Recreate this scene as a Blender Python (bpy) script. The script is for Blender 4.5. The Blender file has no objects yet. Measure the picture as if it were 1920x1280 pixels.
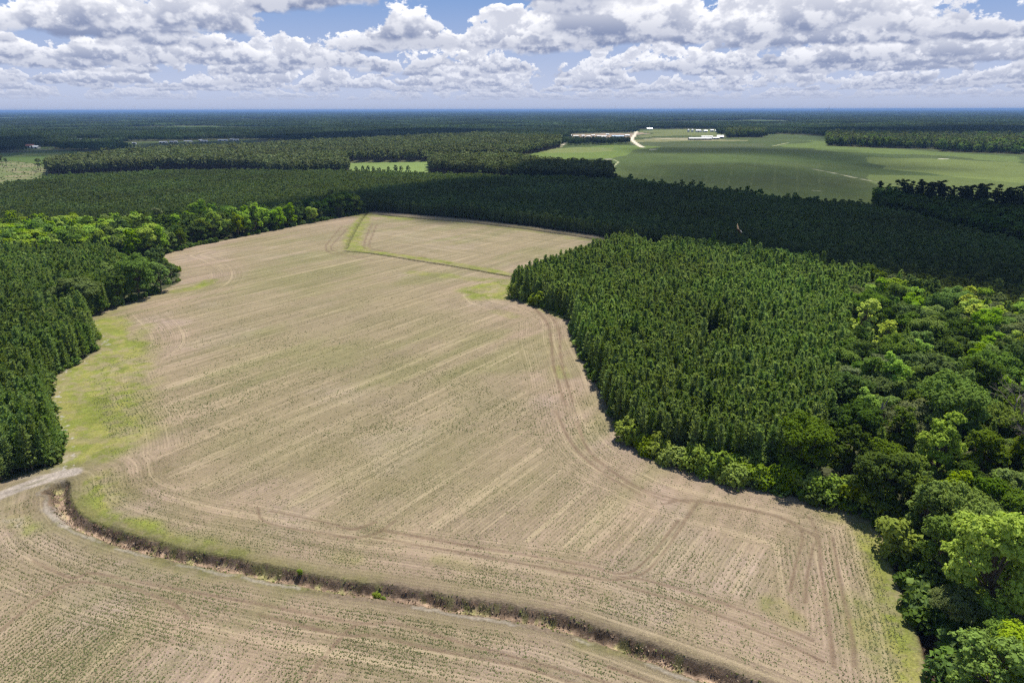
import bpy, math, random
import numpy as np
from mathutils import Vector
R = math.radians
scene = bpy.context.scene
C = scene.collection

# ------------------------------------------------------------------ camera
CAMH, PITCH, FPX = 80.0, R(18.72), 1281.0
cam_d = bpy.data.cameras.new('camera'); cam = bpy.data.objects.new('camera', cam_d); C.objects.link(cam)
cam.location = (0, 0, CAMH); cam.rotation_euler = (R(90) - PITCH, R(0.1), 0)
cam_d.sensor_width = 36.0; cam_d.lens = 36.0 * FPX / 1920.0
cam_d.clip_start = 1.0; cam_d.clip_end = 300000.0
scene.camera = cam

# ------------------------------------------------------------------ exposure, sun, sky
vs = scene.view_settings
vs.view_transform = 'Standard'; vs.look = 'None'; vs.exposure = 0.6; vs.gamma = 1.0; vs.use_curve_mapping = False
cy = scene.cycles
cy.max_bounces = 5; cy.diffuse_bounces = 2; cy.glossy_bounces = 1; cy.transmission_bounces = 3; cy.volume_bounces = 0
cy.transparent_max_bounces = 6
cy.sample_clamp_direct = 6.0; cy.sample_clamp_indirect = 3.0; cy.use_adaptive_sampling = True; cy.adaptive_threshold = 0.02
cy.use_denoising = False; cy.denoiser = 'OPENIMAGEDENOISE'; cy.denoising_input_passes = 'RGB_ALBEDO_NORMAL'; cy.denoising_prefilter = 'ACCURATE'
cy.pixel_filter_type = 'BLACKMAN_HARRIS'; cy.filter_width = 1.35

SUN_AZ, SUN_EL = R(27), R(62)
SV = np.array([math.sin(SUN_AZ) * math.cos(SUN_EL), math.cos(SUN_AZ) * math.cos(SUN_EL), math.sin(SUN_EL)])
sun_d = bpy.data.lights.new('sun', 'SUN'); sun = bpy.data.objects.new('sun', sun_d); C.objects.link(sun)
sun_d.energy = 4.8; sun_d.angle = R(0.53); sun_d.color = (1.0, 0.94, 0.83)
sun.rotation_euler = Vector(SV).to_track_quat('Z', 'Y').to_euler()


class NT:
    """small helper to write node trees"""
    def __init__(s, nt): s.nt = nt; s.N = nt.nodes; s.L = nt.links
    def new(s, t, **kw):
        n = s.N.new(t)
        for k, v in kw.items(): setattr(n, k, v)
        return n
    def put(s, sock, v):
        if v is None: return
        if hasattr(v, 'is_output') or isinstance(v, bpy.types.NodeSocket): s.L.new(v, sock)
        else: sock.default_value = v
    def m(s, op, a, b=None, c=None, clamp=False):
        n = s.new('ShaderNodeMath', operation=op, use_clamp=clamp)
        s.put(n.inputs[0], a); s.put(n.inputs[1], b); s.put(n.inputs[2], c)
        return n.outputs[0]
    def mix(s, f, a, b, blend='MIX'):
        n = s.new('ShaderNodeMix', data_type='RGBA', blend_type=blend)
        s.put(n.inputs['Factor'], f); s.put(n.inputs[6], a); s.put(n.inputs[7], b)
        return n.outputs[2]
    def noise(s, vec, scale, detail=2.0, rough=0.5, col=False, dims='3D'):
        n = s.new('ShaderNodeTexNoise', noise_dimensions=dims)
        if vec is not None: s.L.new(vec, n.inputs['Vector'])
        n.inputs['Scale'].default_value = scale; n.inputs['Detail'].default_value = detail; n.inputs['Roughness'].default_value = rough
        return n.outputs[1 if col else 0]
    def rng(s, v, a, b, c=0.0, d=1.0, smooth=False):
        n = s.new('ShaderNodeMapRange', interpolation_type='SMOOTHSTEP' if smooth else 'LINEAR')
        s.put(n.inputs[0], v); s.put(n.inputs[1], a); s.put(n.inputs[2], b); s.put(n.inputs[3], c); s.put(n.inputs[4], d)
        return n.outputs[0]


world = bpy.data.worlds.new('World'); scene.world = world; world.use_nodes = True
W = NT(world.node_tree); W.N.clear()
wout = W.new('ShaderNodeOutputWorld')
sky = W.new('ShaderNodeTexSky', sky_type='NISHITA'); sky.sun_disc = False
sky.sun_elevation = SUN_EL; sky.sun_rotation = SUN_AZ; sky.altitude = 50; sky.air_density = 1.0; sky.dust_density = 0.6; sky.ozone_density = 2.0
bg_sky = W.new('ShaderNodeBackground'); bg_sky.inputs[1].default_value = 0.085
W.L.new(sky.outputs[0], bg_sky.inputs[0])
tc = W.new('ShaderNodeTexCoord')
sep = W.new('ShaderNodeSeparateXYZ'); W.L.new(tc.outputs['Generated'], sep.inputs[0])
hl = W.m('SQRT', W.m('MAXIMUM', W.m('SUBTRACT', 1.0, W.m('MULTIPLY', sep.outputs[2], sep.outputs[2])), 0.0004))
ux = W.m('DIVIDE', sep.outputs[0], hl); uy = W.m('DIVIDE', sep.outputs[1], hl); tz = W.m('DIVIDE', sep.outputs[2], hl)
# cumulus fields standing at growing distances (km): flat base, billowing top, each deck seen side on
DECKS = [4.1, 5.2, 6.3, 7.5, 8.9, 10.5, 12.5, 15.0, 18.0, 22.0, 27.0, 34.0, 44.0, 58.0]
BASE = 0.74
SEED = (117.3, 63.3, 9.2)
cloud_col = None; trans = None
def scaled(c, w_):
    vm = W.new('ShaderNodeVectorMath', operation='SCALE'); W.L.new(c, vm.inputs[0]); W.L.new(w_, vm.inputs['Scale']); return vm.outputs[0]
for k, dk_ in enumerate(DECKS):
    h = W.m('MULTIPLY', tz, dk_)
    cx = W.new('ShaderNodeCombineXYZ')
    W.L.new(W.m('MULTIPLY_ADD', ux, dk_, SEED[0] + k * 5.3), cx.inputs[0]); W.L.new(W.m('MULTIPLY_ADD', uy, dk_, SEED[1]), cx.inputs[1])
    W.L.new(W.m('MULTIPLY_ADD', h, 1.35, SEED[2]), cx.inputs[2])
    big = W.noise(cx.outputs[0], 0.60, 1.0, 0.5)
    n1 = W.noise(cx.outputs[0], 1.7, 6.0, 0.60)
    nn_ = W.m('ADD', W.m('MULTIPLY', big, 0.75), W.m('MULTIPLY', n1, 0.45))        # about 0.60 on average
    up = W.m('SUBTRACT', h, BASE + 0.05 * (k % 3 - 1))                                              # km above the base
    upn = W.m('DIVIDE', W.m('MAXIMUM', up, 0.0), 0.50)
    thr = W.m('MULTIPLY_ADD', W.m('POWER', upn, 1.3), 0.105, (0.602, 0.576, 0.552, 0.545, 0.540)[min(k, 4)])
    dens = W.m('SUBTRACT', nn_, thr)
    a = W.rng(dens, 0.0, 0.022, 0, 1, True)
    a = W.m('MULTIPLY', a, W.rng(W.m('ADD', up, W.m('MULTIPLY', W.m('SUBTRACT', n1, 0.5), 0.35)), -0.035, 0.03, 0, 1, True))
    # lit tops and rims, grey flat bases, shaded hollows between the billows
    cx2 = W.new('ShaderNodeVectorMath', operation='ADD'); W.L.new(cx.outputs[0], cx2.inputs[0]); cx2.inputs[1].default_value = (0.03, 0.04, 0.11)
    n2 = W.noise(cx2.outputs[0], 1.7, 4.0, 0.60)
    emb = W.rng(W.m('SUBTRACT', n1, n2), -0.06, 0.07, 0.0, 1.0, True)
    rim = W.rng(dens, 0.0, 0.075, 1.0, 0.0, True)
    hgt = W.rng(up, -0.02, 0.30, 0.0, 1.0, True)
    lit = W.m('ADD', W.m('MULTIPLY', hgt, 0.46), W.m('ADD', W.m('MULTIPLY', emb, 0.42), W.m('MULTIPLY', rim, 0.22)), clamp=True)
    c = W.mix(lit, (0.150, 0.190, 0.315, 1), (0.91, 0.90, 0.90, 1))
    # the air in front of the deck
    air = min(0.93, 1 - math.exp(-(dk_ - 3.5) / 32.0))
    c = W.mix(air, c, (0.365, 0.405, 0.53, 1))
    if cloud_col is None: cloud_col = scaled(c, a); trans = W.m('SUBTRACT', 1.0, a)
    else:
        va = W.new('ShaderNodeVectorMath', operation='ADD'); W.L.new(cloud_col, va.inputs[0]); W.L.new(scaled(c, W.m('MULTIPLY', trans, a)), va.inputs[1])
        cloud_col = va.outputs[0]; trans = W.m('MULTIPLY', trans, W.m('SUBTRACT', 1.0, a))
alpha = W.m('SUBTRACT', 1.0, trans)
# clear air low over the plain between the decks
clear = W.mix(W.rng(sep.outputs[2], 0.03, 0.19, 0.0, 1.0), (0.385, 0.435, 0.575, 1), (0.070, 0.205, 0.475, 1))
va = W.new('ShaderNodeVectorMath', operation='ADD'); W.L.new(cloud_col, va.inputs[0]); W.L.new(scaled(clear, trans), va.inputs[1])
low = W.rng(sep.outputs[2], 0.16, 0.30, 1.0, 0.0, True)
over = W.mix(low, W.mix(alpha, (0, 0, 0, 1), scaled(cloud_col, W.m('DIVIDE', 1.0, W.m('MAXIMUM', alpha, 0.001)))), va.outputs[0])
ccol = W.mix(W.rng(sep.outputs[2], 0.002, 0.022, 1.0, 0.0), over, (0.365, 0.405, 0.53, 1))
bg_c = W.new('ShaderNodeBackground'); W.L.new(ccol, bg_c.inputs[0]); bg_c.inputs[1].default_value = 0.9
mixb = W.new('ShaderNodeMixShader')
W.L.new(W.m('MAXIMUM', alpha, low), mixb.inputs[0]); W.L.new(bg_sky.outputs[0], mixb.inputs[1]); W.L.new(bg_c.outputs[0], mixb.inputs[2])
W.L.new(mixb.outputs[0], wout.inputs[0])
world.cycles.sampling_method = 'MANUAL'; world.cycles.sample_map_resolution = 512

# ------------------------------------------------------------------ helpers
rs = np.random.RandomState(7)
st, ct = math.sin(PITCH), math.cos(PITCH)

def G(p, z=0.0):
    """where a sight line of the survey photo meets the level z: world x, y"""
    p = np.atleast_2d(np.asarray(p, float))
    x = (p[:, 0] - 960) / FPX; u = (640 - p[:, 1]) / FPX
    dz = -st + u * ct; dy = ct + u * st
    t = (CAMH - z) / np.maximum(-dz, 1e-4)
    return np.stack([x * t, dy * t], 1)

def PX(x, y, z=0.0):
    """inverse of G, used to survey which stand a point on the land belongs to"""
    dz = z - CAMH; f = y * ct - dz * st; u = y * st + dz * ct
    f = np.where(f > 0.1, f, 0.1)
    return 960 + FPX * x / f, 640 - FPX * u / f

def pip(px, py, poly):
    poly = np.asarray(poly, float); inside = np.zeros(px.shape, bool)
    x0, y0 = poly[-1]
    for x1, y1 in poly:
        if y0 != y1:
            cnd = ((y1 > py) != (y0 > py)) & (px < (x0 - x1) * (py - y1) / (y0 - y1) + x1)
            inside ^= cnd
        x0, y0 = x1, y1
    return inside

def smooth_path(P, n=6):
    P = np.asarray(P, float)
    if len(P) < 3: return P
    Q = np.vstack([2 * P[0] - P[1], P, 2 * P[-1] - P[-2]]); out = []
    for i in range(1, len(Q) - 2):
        a, b, c, d = Q[i - 1:i + 3]
        for t in np.linspace(0, 1, n, endpoint=False):
            out.append(0.5 * ((2 * b) + (c - a) * t + (2 * a - 5 * b + 4 * c - d) * t * t + (3 * b - a - 3 * c + d) * t ** 3))
    out.append(P[-1]); return np.array(out)

def GP(px): return smooth_path(G(px))

def dist(X, Y, P):
    d = np.full(X.shape, 1e9); s = np.zeros(X.shape)
    for i in range(len(P) - 1):
        ax, ay = P[i]; bx, by = P[i + 1]; vx, vy = bx - ax, by - ay; L2 = vx * vx + vy * vy + 1e-9
        t = np.clip(((X - ax) * vx + (Y - ay) * vy) / L2, 0, 1)
        dd = np.hypot(X - ax - t * vx, Y - ay - t * vy)
        sd = np.sign(vx * (Y - ay) - vy * (X - ax))
        s = np.where(dd < d, sd, s); d = np.minimum(d, dd)
    return d, s

def _h(ix, iy, seed):
    n = (ix.astype(np.int64) * 374761393 + iy.astype(np.int64) * 668265263 + seed * 974711) & 0x7fffffff
    n = (n ^ (n >> 13)) * 1274126177 & 0x7fffffff
    return ((n ^ (n >> 16)) & 0xffff) / 65535.0

def vnoise(x, y, seed=0):
    ix = np.floor(x); iy = np.floor(y); fx = x - ix; fy = y - iy
    fx = fx * fx * (3 - 2 * fx); fy = fy * fy * (3 - 2 * fy)
    a = _h(ix, iy, seed); b = _h(ix + 1, iy, seed); c = _h(ix, iy + 1, seed); d = _h(ix + 1, iy + 1, seed)
    return (a * (1 - fx) + b * fx) * (1 - fy) + (c * (1 - fx) + d * fx) * fy

def fbm(x, y, sc, oct=4, seed=0, g=0.5):
    v = 0; a = 1; tot = 0
    for o in range(oct):
        v = v + a * vnoise(x * sc * 2 ** o + 17.3 * o, y * sc * 2 ** o - 9.1 * o, seed + o); tot += a; a *= g
    return v / tot

def sstep(v, a, b):
    t = np.clip((v - a) / (b - a), 0, 1); return t * t * (3 - 2 * t)

def mesh_np(name, V, F, mats=(), mi=None, smooth=False):
    V = np.asarray(V, np.float32); F = np.asarray(F, np.int32); k = F.shape[1]
    me = bpy.data.meshes.new(name); me.vertices.add(len(V)); me.vertices.foreach_set('co', V.ravel())
    me.loops.add(F.size); me.loops.foreach_set('vertex_index', F.ravel())
    me.polygons.add(len(F)); me.polygons.foreach_set('loop_start', np.arange(0, F.size, k, dtype=np.int32))
    me.polygons.foreach_set('loop_total', np.full(len(F), k, np.int32))
    if mi is not None: me.polygons.foreach_set('material_index', np.asarray(mi, np.int32))
    me.polygons.foreach_set('use_smooth', np.full(len(F), smooth))
    for m_ in mats: me.materials.append(m_)
    me.update(calc_edges=True); return me

def attr(me, name, vals, typ='FLOAT'):
    a = me.attributes.new(name, typ, 'POINT')
    if typ == 'FLOAT_COLOR': a.data.foreach_set('color', np.asarray(vals, np.float32).ravel())
    elif typ == 'FLOAT_VECTOR': a.data.foreach_set('vector', np.asarray(vals, np.float32).ravel())
    else: a.data.foreach_set('value', np.asarray(vals))

def obj(name, me, parent=None, loc=(0, 0, 0)):
    o = bpy.data.objects.new(name, me); C.objects.link(o); o.parent = parent; o.location = loc; return o

def tag(o, label=None, cat=None, group=None, kind=None):
    if label: o['label'] = label
    if cat: o['category'] = cat
    if group: o['group'] = group
    if kind: o['kind'] = kind
    return o

# ------------------------------------------------------------------ materials
def leaf_mat(name, col, var=0.25, hue=0.02, trans=0.30, rough=0.6, patch=0.25, pscale=0.012):
    m = bpy.data.materials.new(name); m.use_nodes = True; n = NT(m.node_tree); n.N.clear()
    out = n.new('ShaderNodeOutputMaterial'); oi = n.new('ShaderNodeObjectInfo'); geo = n.new('ShaderNodeNewGeometry')
    hsv = n.new('ShaderNodeHueSaturation'); hsv.inputs['Color'].default_value = (*col, 1)
    r1 = oi.outputs['Random']
    r2 = n.m('FRACT', n.m('MULTIPLY', r1, 37.7))
    stand = n.noise(geo.outputs['Position'], pscale, 3.0, 0.55)
    leaf = n.noise(geo.outputs['Position'], 0.9, 3.0, 0.7)
    n.L.new(n.m('ADD', n.rng(r1, 0, 1, 0.5 - hue, 0.5 + hue * .35), n.rng(stand, 0.35, 0.65, -0.012, 0.006)), hsv.inputs['Hue'])
    v = n.m('MULTIPLY', n.rng(r2, 0, 1, 1 - var, 1 + var), n.rng(stand, 0.3, 0.7, 1 - patch, 1 + patch))
    v = n.m('MULTIPLY', v, n.rng(leaf, 0.3, 0.7, 0.72, 1.32))
    n.L.new(v, hsv.inputs['Value']); n.L.new(n.rng(r2, 0, 1, 1.1, 0.85), hsv.inputs['Saturation'])
    df = n.new('ShaderNodeBsdfDiffuse'); n.L.new(hsv.outputs[0], df.inputs[0])
    tr = n.new('ShaderNodeBsdfTranslucent'); n.L.new(n.mix(1.0, hsv.outputs[0], (1.15, 1.1, 0.55, 1), 'MULTIPLY'), tr.inputs[0])
    mx = n.new('ShaderNodeMixShader'); mx.inputs[0].default_value = trans
    n.L.new(df.outputs[0], mx.inputs[1]); n.L.new(tr.outputs[0], mx.inputs[2])
    n.L.new(mx.outputs[0], out.inputs[0]); return m

def plain_mat(name, col, rough=0.8, var=0.2, scale=1.5, metallic=0.0):
    m = bpy.data.materials.new(name); m.use_nodes = True; n = NT(m.node_tree); b = m.node_tree.nodes['Principled BSDF']
    geo = n.new('ShaderNodeNewGeometry'); ns = n.noise(geo.outputs['Position'], scale, 4.0, 0.6)
    hsv = n.new('ShaderNodeHueSaturation'); hsv.inputs['Color'].default_value = (*col, 1)
    n.L.new(n.rng(ns, 0.3, 0.7, 1 - var, 1 + var), hsv.inputs['Value']); n.L.new(hsv.outputs[0], b.inputs['Base Color'])
    b.inputs['Roughness'].default_value = rough; b.inputs['Metallic'].default_value = metallic
    b.inputs['Specular IOR Level'].default_value = 0.2
    return m

M = {}
M['pine'] = leaf_mat('pine_needles', (0.155, 0.250, 0.074), 0.26, 0.02, 0.48)
M['pine_far'] = leaf_mat('pine_needles_mature', (0.120, 0.155, 0.055), 0.25, 0.02, 0.2)
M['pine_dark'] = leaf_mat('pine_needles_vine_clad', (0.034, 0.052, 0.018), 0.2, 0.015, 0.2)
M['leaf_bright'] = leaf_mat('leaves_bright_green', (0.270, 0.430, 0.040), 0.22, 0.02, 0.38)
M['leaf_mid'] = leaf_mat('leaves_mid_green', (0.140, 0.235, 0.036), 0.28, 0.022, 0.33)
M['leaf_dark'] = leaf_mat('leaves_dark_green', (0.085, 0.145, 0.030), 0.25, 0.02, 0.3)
M['leaf_yellow'] = leaf_mat('leaves_yellow_green', (0.460, 0.560, 0.080), 0.15, 0.012, 0.4)
M['leaf_pale'] = leaf_mat('leaves_pale_grey_green', (0.150, 0.195, 0.070), 0.15, 0.015, 0.3)
M['leaf_far'] = leaf_mat('leaves_mixed_canopy', (0.048, 0.082, 0.029), 0.35, 0.03, 0.25, patch=0.75, pscale=0.0022)
M['pine_young'] = leaf_mat('pine_needles_young', (0.100, 0.150, 0.055), 0.2, 0.015, 0.35)
M['leaf_hedge'] = leaf_mat('leaves_hedge', (0.190, 0.290, 0.034), 0.2, 0.02, 0.35)
M['pine_canopy'] = leaf_mat('pine_canopy_far', (0.030, 0.052, 0.024), 0.3, 0.02, 0.2, patch=.6, pscale=0.0018)
M['bark'] = plain_mat('bark_brown_grey', (0.11, 0.085, 0.065), 0.9, 0.3, 3.0)
M['bark_dead'] = plain_mat('bark_dead_grey', (0.20, 0.16, 0.155), 0.9, 0.25, 3.0)
M['white_roof'] = plain_mat('white_metal_roof', (0.72, 0.73, 0.72), 0.5, 0.06, 0.3)
M['white_wall'] = plain_mat('white_painted_wall', (0.66, 0.66, 0.64), 0.7, 0.08, 0.3)
M['grey_wall'] = plain_mat('grey_weathered_wall', (0.28, 0.28, 0.27), 0.8, 0.15, 0.4)
M['red_roof'] = plain_mat('rusty_red_roof', (0.24, 0.10, 0.08), 0.8, 0.2, 0.4)
M['blue_roof'] = plain_mat('pale_blue_metal_roof', (0.34, 0.45, 0.62), 0.45, 0.06, 0.3)
M['galv'] = plain_mat('galvanised_steel', (0.55, 0.57, 0.60), 0.35, 0.08, 0.5, 0.3)
M['dark_open'] = plain_mat('dark_opening', (0.04, 0.04, 0.045), 0.9, 0.1, 0.4)
M['wood'] = plain_mat('weathered_wood', (0.16, 0.12, 0.09), 0.9, 0.2, 2.0)

# ------------------------------------------------------------------ the lie of the land, surveyed off the photo
field_px = [(-420, 1010), (0, 903), (60, 887), (104, 872), (106, 832), (92, 785), (86, 732), (100, 702), (148, 676), (181, 656), (178, 630), (158, 603),
            (170, 586), (232, 568), (290, 549), (333, 530), (338, 512), (318, 497), (292, 481), (350, 463), (440, 446), (480, 437), (560, 421), (622, 410), (690, 397),
            (712, 392), (735, 399), (880, 411), (1000, 425), (1115, 441), (1165, 462), (1120, 482), (1060, 508), (990, 536), (957, 553), (1010, 571),
            (1068, 596), (1082, 640), (1112, 700), (1150, 790), (1185, 836), (1240, 862), (1300, 885), (1450, 922), (1560, 950), (1640, 970), (1662, 1010), (1684, 1080),
            (1722, 1180), (1752, 1290), (1800, 1420), (1920, 1800), (-700, 1800), (-700, 1200)]
field = G(field_px)
ditch_main = GP([(110, 908), (110, 938), (124, 962), (150, 982), (215, 1007), (300, 1031), (420, 1056), (520, 1077), (620, 1096), (720, 1110), (820, 1126),
                 (940, 1146), (1040, 1165), (1130, 1194), (1220, 1226), (1310, 1258), (1380, 1283), (1480, 1325), (1560, 1370)])
ditch_spur = GP([(110, 930), (100, 918), (88, 920)])
ditch_mid = GP([(645, 470), (700, 475), (780, 488), (860, 501), (960, 519)])
ditch_mid2 = GP([(688, 398), (676, 412), (662, 436), (652, 455), (648, 466)])
ditch_back = GP([(712, 402), (760, 407), (880, 417), (1000, 431), (1112, 448), (1160, 462), (1240, 474)])
ditch_right = GP([(1655, 975), (1672, 1015), (1698, 1085), (1735, 1180), (1768, 1290), (1830, 1450)])
ditch_left = GP([(104, 848), (98, 800), (84, 760), (80, 730), (95, 698), (140, 674), (178, 656)])
road_px = [(-300, 1005), (-60, 948), (0, 926), (60, 905), (100, 891), (136, 884)]
road = GP(road_px)
road_back = GP([(735, 399), (880, 412), (1000, 426), (1115, 443), (1165, 452)])
left_edge = GP(field_px[3:25]); right_edge = GP(field_px[31:51]); back_edge = GP(field_px[24:30])
mid_n = np.array([(650, 470), (960, 520), (957, 553)])

plant_px = [(-500, 372), (0, 358), (60, 350), (95, 342), (330, 330), (650, 332), (960, 343), (1150, 347), (1270, 364), (1400, 380), (1540, 397), (1600, 398), (1640, 405), (1720, 428),
            (1920, 484), (2400, 590), (2400, 680), (1920, 612), (1700, 560), (1560, 520), (1500, 508), (1300, 482), (1170, 464), (1115, 441), (1000, 424), (880, 410), (735, 398),
            (690, 396), (600, 402), (480, 412), (250, 428), (0, 432), (-500, 450)]
lane_px = [(1115, 441), (1175, 455), (1300, 470), (1500, 494), (1560, 505), (1560, 512), (1500, 503), (1300, 480), (1175, 464), (1115, 450)]
rstand_px = [(957, 554), (990, 538), (1060, 510), (1120, 484), (1170, 467), (1300, 484), (1500, 512), (1640, 545), (1590, 580), (1585, 640), (1565, 720), (1560, 790), (1530, 868),
             (1480, 900), (1300, 868), (1190, 832), (1152, 790), (1113, 700), (1084, 640), (1069, 596), (1010, 571)]
lstand_px = [(-500, 560), (0, 500), (110, 492), (205, 490), (240, 530), (232, 568), (160, 598), (176, 632), (180, 655), (148, 675), (98, 701), (84, 732), (90, 785), (104, 832), (102, 868), (0, 899), (-500, 1000)]
band_px = [(-500, 455), (0, 436), (250, 431), (480, 414), (600, 404), (690, 398), (620, 409), (560, 420), (480, 436), (440, 445), (350, 462), (292, 480), (230, 486), (110, 490), (0, 498), (-500, 555)]
rwood_px = [(1500, 903), (1480, 900), (1530, 868), (1562, 790), (1567, 720), (1587, 640), (1592, 580), (1645, 545), (1700, 562), (1920, 614), (2500, 700), (2500, 1900), (2020, 1900), (1835, 1420), (1790, 1290), (1762, 1180), (1724, 1080),
            (1692, 1010), (1655, 968), (1560, 947)]
TA1 = [(90, 328), (210, 324), (330, 316), (480, 319), (480, 284), (300, 291), (190, 304), (95, 315)]
TA2 = [(480, 319), (500, 327), (560, 329), (655, 323), (648, 303), (480, 300)]
TB = [(640, 305), (800, 303), (812, 300), (960, 297), (1050, 277), (1052, 266), (900, 260), (600, 274), (480, 283), (480, 299), (600, 297)]
TC = [(805, 323), (850, 326), (960, 337), (1150, 344), (1145, 326), (1000, 316), (960, 307), (805, 307)]
T_isl = [(1550, 274), (1640, 278), (1755, 281), (1765, 285), (1920, 291), (2400, 302), (2400, 270), (1920, 262), (1550, 258)]
T_small = [(1364, 259), (1428, 258), (1436, 251), (1360, 250)]
open_px = [
    # right hand crop fields, farm and road
    [(955, 306), (962, 294), (1050, 277), (1056, 262), (1064, 251), (1184, 249), (1190, 243), (1350, 243), (1358, 259), (1428, 259), (1445, 252), (1550, 256), (1550, 274), (1640, 279),
     (1755, 282), (1765, 286), (1920, 292), (2400, 303), (2400, 560), (1920, 460), (1720, 430), (1640, 404), (1540, 396), (1400, 379), (1270, 363), (1150, 344), (1146, 326), (1000, 315)],
    [(-500, 316), (20, 300), (95, 309), (188, 300), (214, 286), (120, 281), (30, 285), (-500, 300)],
    [(-500, 372), (0, 357), (60, 349), (95, 340), (92, 328), (95, 309), (20, 301), (-500, 318)],
    [(100, 270), (208, 268), (206, 261), (130, 261)], [(0, 273), (50, 271), (50, 268), (0, 269)],
    [(655, 323), (805, 323), (803, 303), (655, 305)], [(590, 300), (636, 299), (636, 293), (590, 293)],
    [(925, 244), (1062, 244), (1060, 240), (930, 240)], [(790, 236.5), (835, 236.5), (832, 235), (795, 235)],
    [(225, 276), (300, 273), (480, 268), (480, 260.5), (280, 264), (225, 266)],
    [(1560, 240), (1600, 240), (1598, 238), (1565, 238)], [(34, 283), (104, 282), (98, 273), (40, 274)],
]
far_line = np.array([(-3000, 300), (0, 283), (20, 284), (210, 283), (225, 272), (480, 268), (600, 266), (900, 257), (1052, 262), (1190, 256), (1364, 258), (1550, 262), (3000, 270)], float)
far_line[4] = (225, 264); far_line[5] = (480, 261)
hedges_px = [[(105, 283), (225, 279), (225, 277), (105, 280)], [(0, 284), (34, 283), (34, 279), (0, 279)], [(1058, 273), (1140, 272), (1188, 269), (1184, 267), (1058, 268)]]

# ------------------------------------------------------------------ ground sheet
ys = [28.0]
while ys[-1] < 62000:
    y = ys[-1]
    if y < 74: dy = 2.0
    elif y < 600: dy = 0.0032 * y
    else: dy = min(max(y * y / 190000.0, 1.9), .2 * y)
    ys.append(y + dy)
ys = np.array(ys)
us = np.concatenate([-np.linspace(3.2, 1.0, 40, endpoint=False), np.arange(-1.0, 0.998, 0.0025), np.linspace(1.0, 3.2, 40)])
NX, NY = len(us), len(ys)
X = (us[None, :] * ys[:, None]); Y = np.repeat(ys[:, None], NX, 1)
near = Y < 640
# plough the headlands: coordinate across the drilled rows, in metres
def seg_field(X, Y):
    inf = pip(X, Y, field)
    dm, sm = dist(X, Y, ditch_main)
    return inf, dm, sm

Xn = X[ys < 640]; Yn = Y[ys < 640]; nn = Xn.shape[0]
inf, dm, sm = seg_field(Xn, Yn)
dl, _ = dist(Xn, Yn, left_edge); dr, _ = dist(Xn, Yn, right_edge); db, _ = dist(Xn, Yn, back_edge)
dmid, smid = dist(Xn, Yn, ditch_mid); dmid2, smid2 = dist(Xn, Yn, ditch_mid2)

def rowcoord(X, Y, dm, sm, dl, dr, dmid, smid):
    lower = sm < 0                     # this side of the main ditch
    a = R(35.5); rc = X * math.cos(a) - Y * math.sin(a)
    a2 = R(13.0); rl = X * math.cos(a2) - Y * math.sin(a2)
    px, py = PX(X, Y)
    backf = (Y > 395) & (py < 398 + (px - 650) * 0.40 + 74) & (px > 655) & (py < 520)
    a3 = math.atan2(*(G([(1115, 441)]) - G([(735, 399)]))[0]); rb = X * math.cos(a3) - Y * math.sin(a3)
    rc = np.where(backf, rb, rc)
    rc = np.where(lower, rl, rc)
    wob = 0
    head_d = dm
    rc = np.where(dm < 20, dm, rc)
    rc = np.where((dr < 22) & (dr < dm) & ~lower, dr, rc)
    rc = np.where((dl > 14) & (dl < 30) & (dl < dm) & ~lower, dl, rc)
    return rc
rc = rowcoord(Xn, Yn, dm, sm, dl, dr, dmid, smid)

def pathmask(paths, X, Y, hw, soft=None, wob=0.0, seed=0):
    """1 on the path, 0 beyond its half width"""
    out = np.zeros(X.shape)
    for P in paths:
        P = np.asarray(P); pad = np.max(hw) * 2 + 4
        sel = (X > P[:, 0].min() - pad) & (X < P[:, 0].max() + pad) & (Y > P[:, 1].min() - pad) & (Y < P[:, 1].max() + pad)
        if not sel.any(): continue
        d, _ = dist(X[sel], Y[sel], P)
        if wob: d = d + (fbm(X[sel], Y[sel], 0.12, 4, seed) - 0.5) * 2 * wob
        h_ = hw[sel] if np.ndim(hw) else hw
        v = 1 - sstep(d, h_ * (0.35 if soft is None else soft), h_)
        out[sel] = np.maximum(out[sel], v)
    return out

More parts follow.
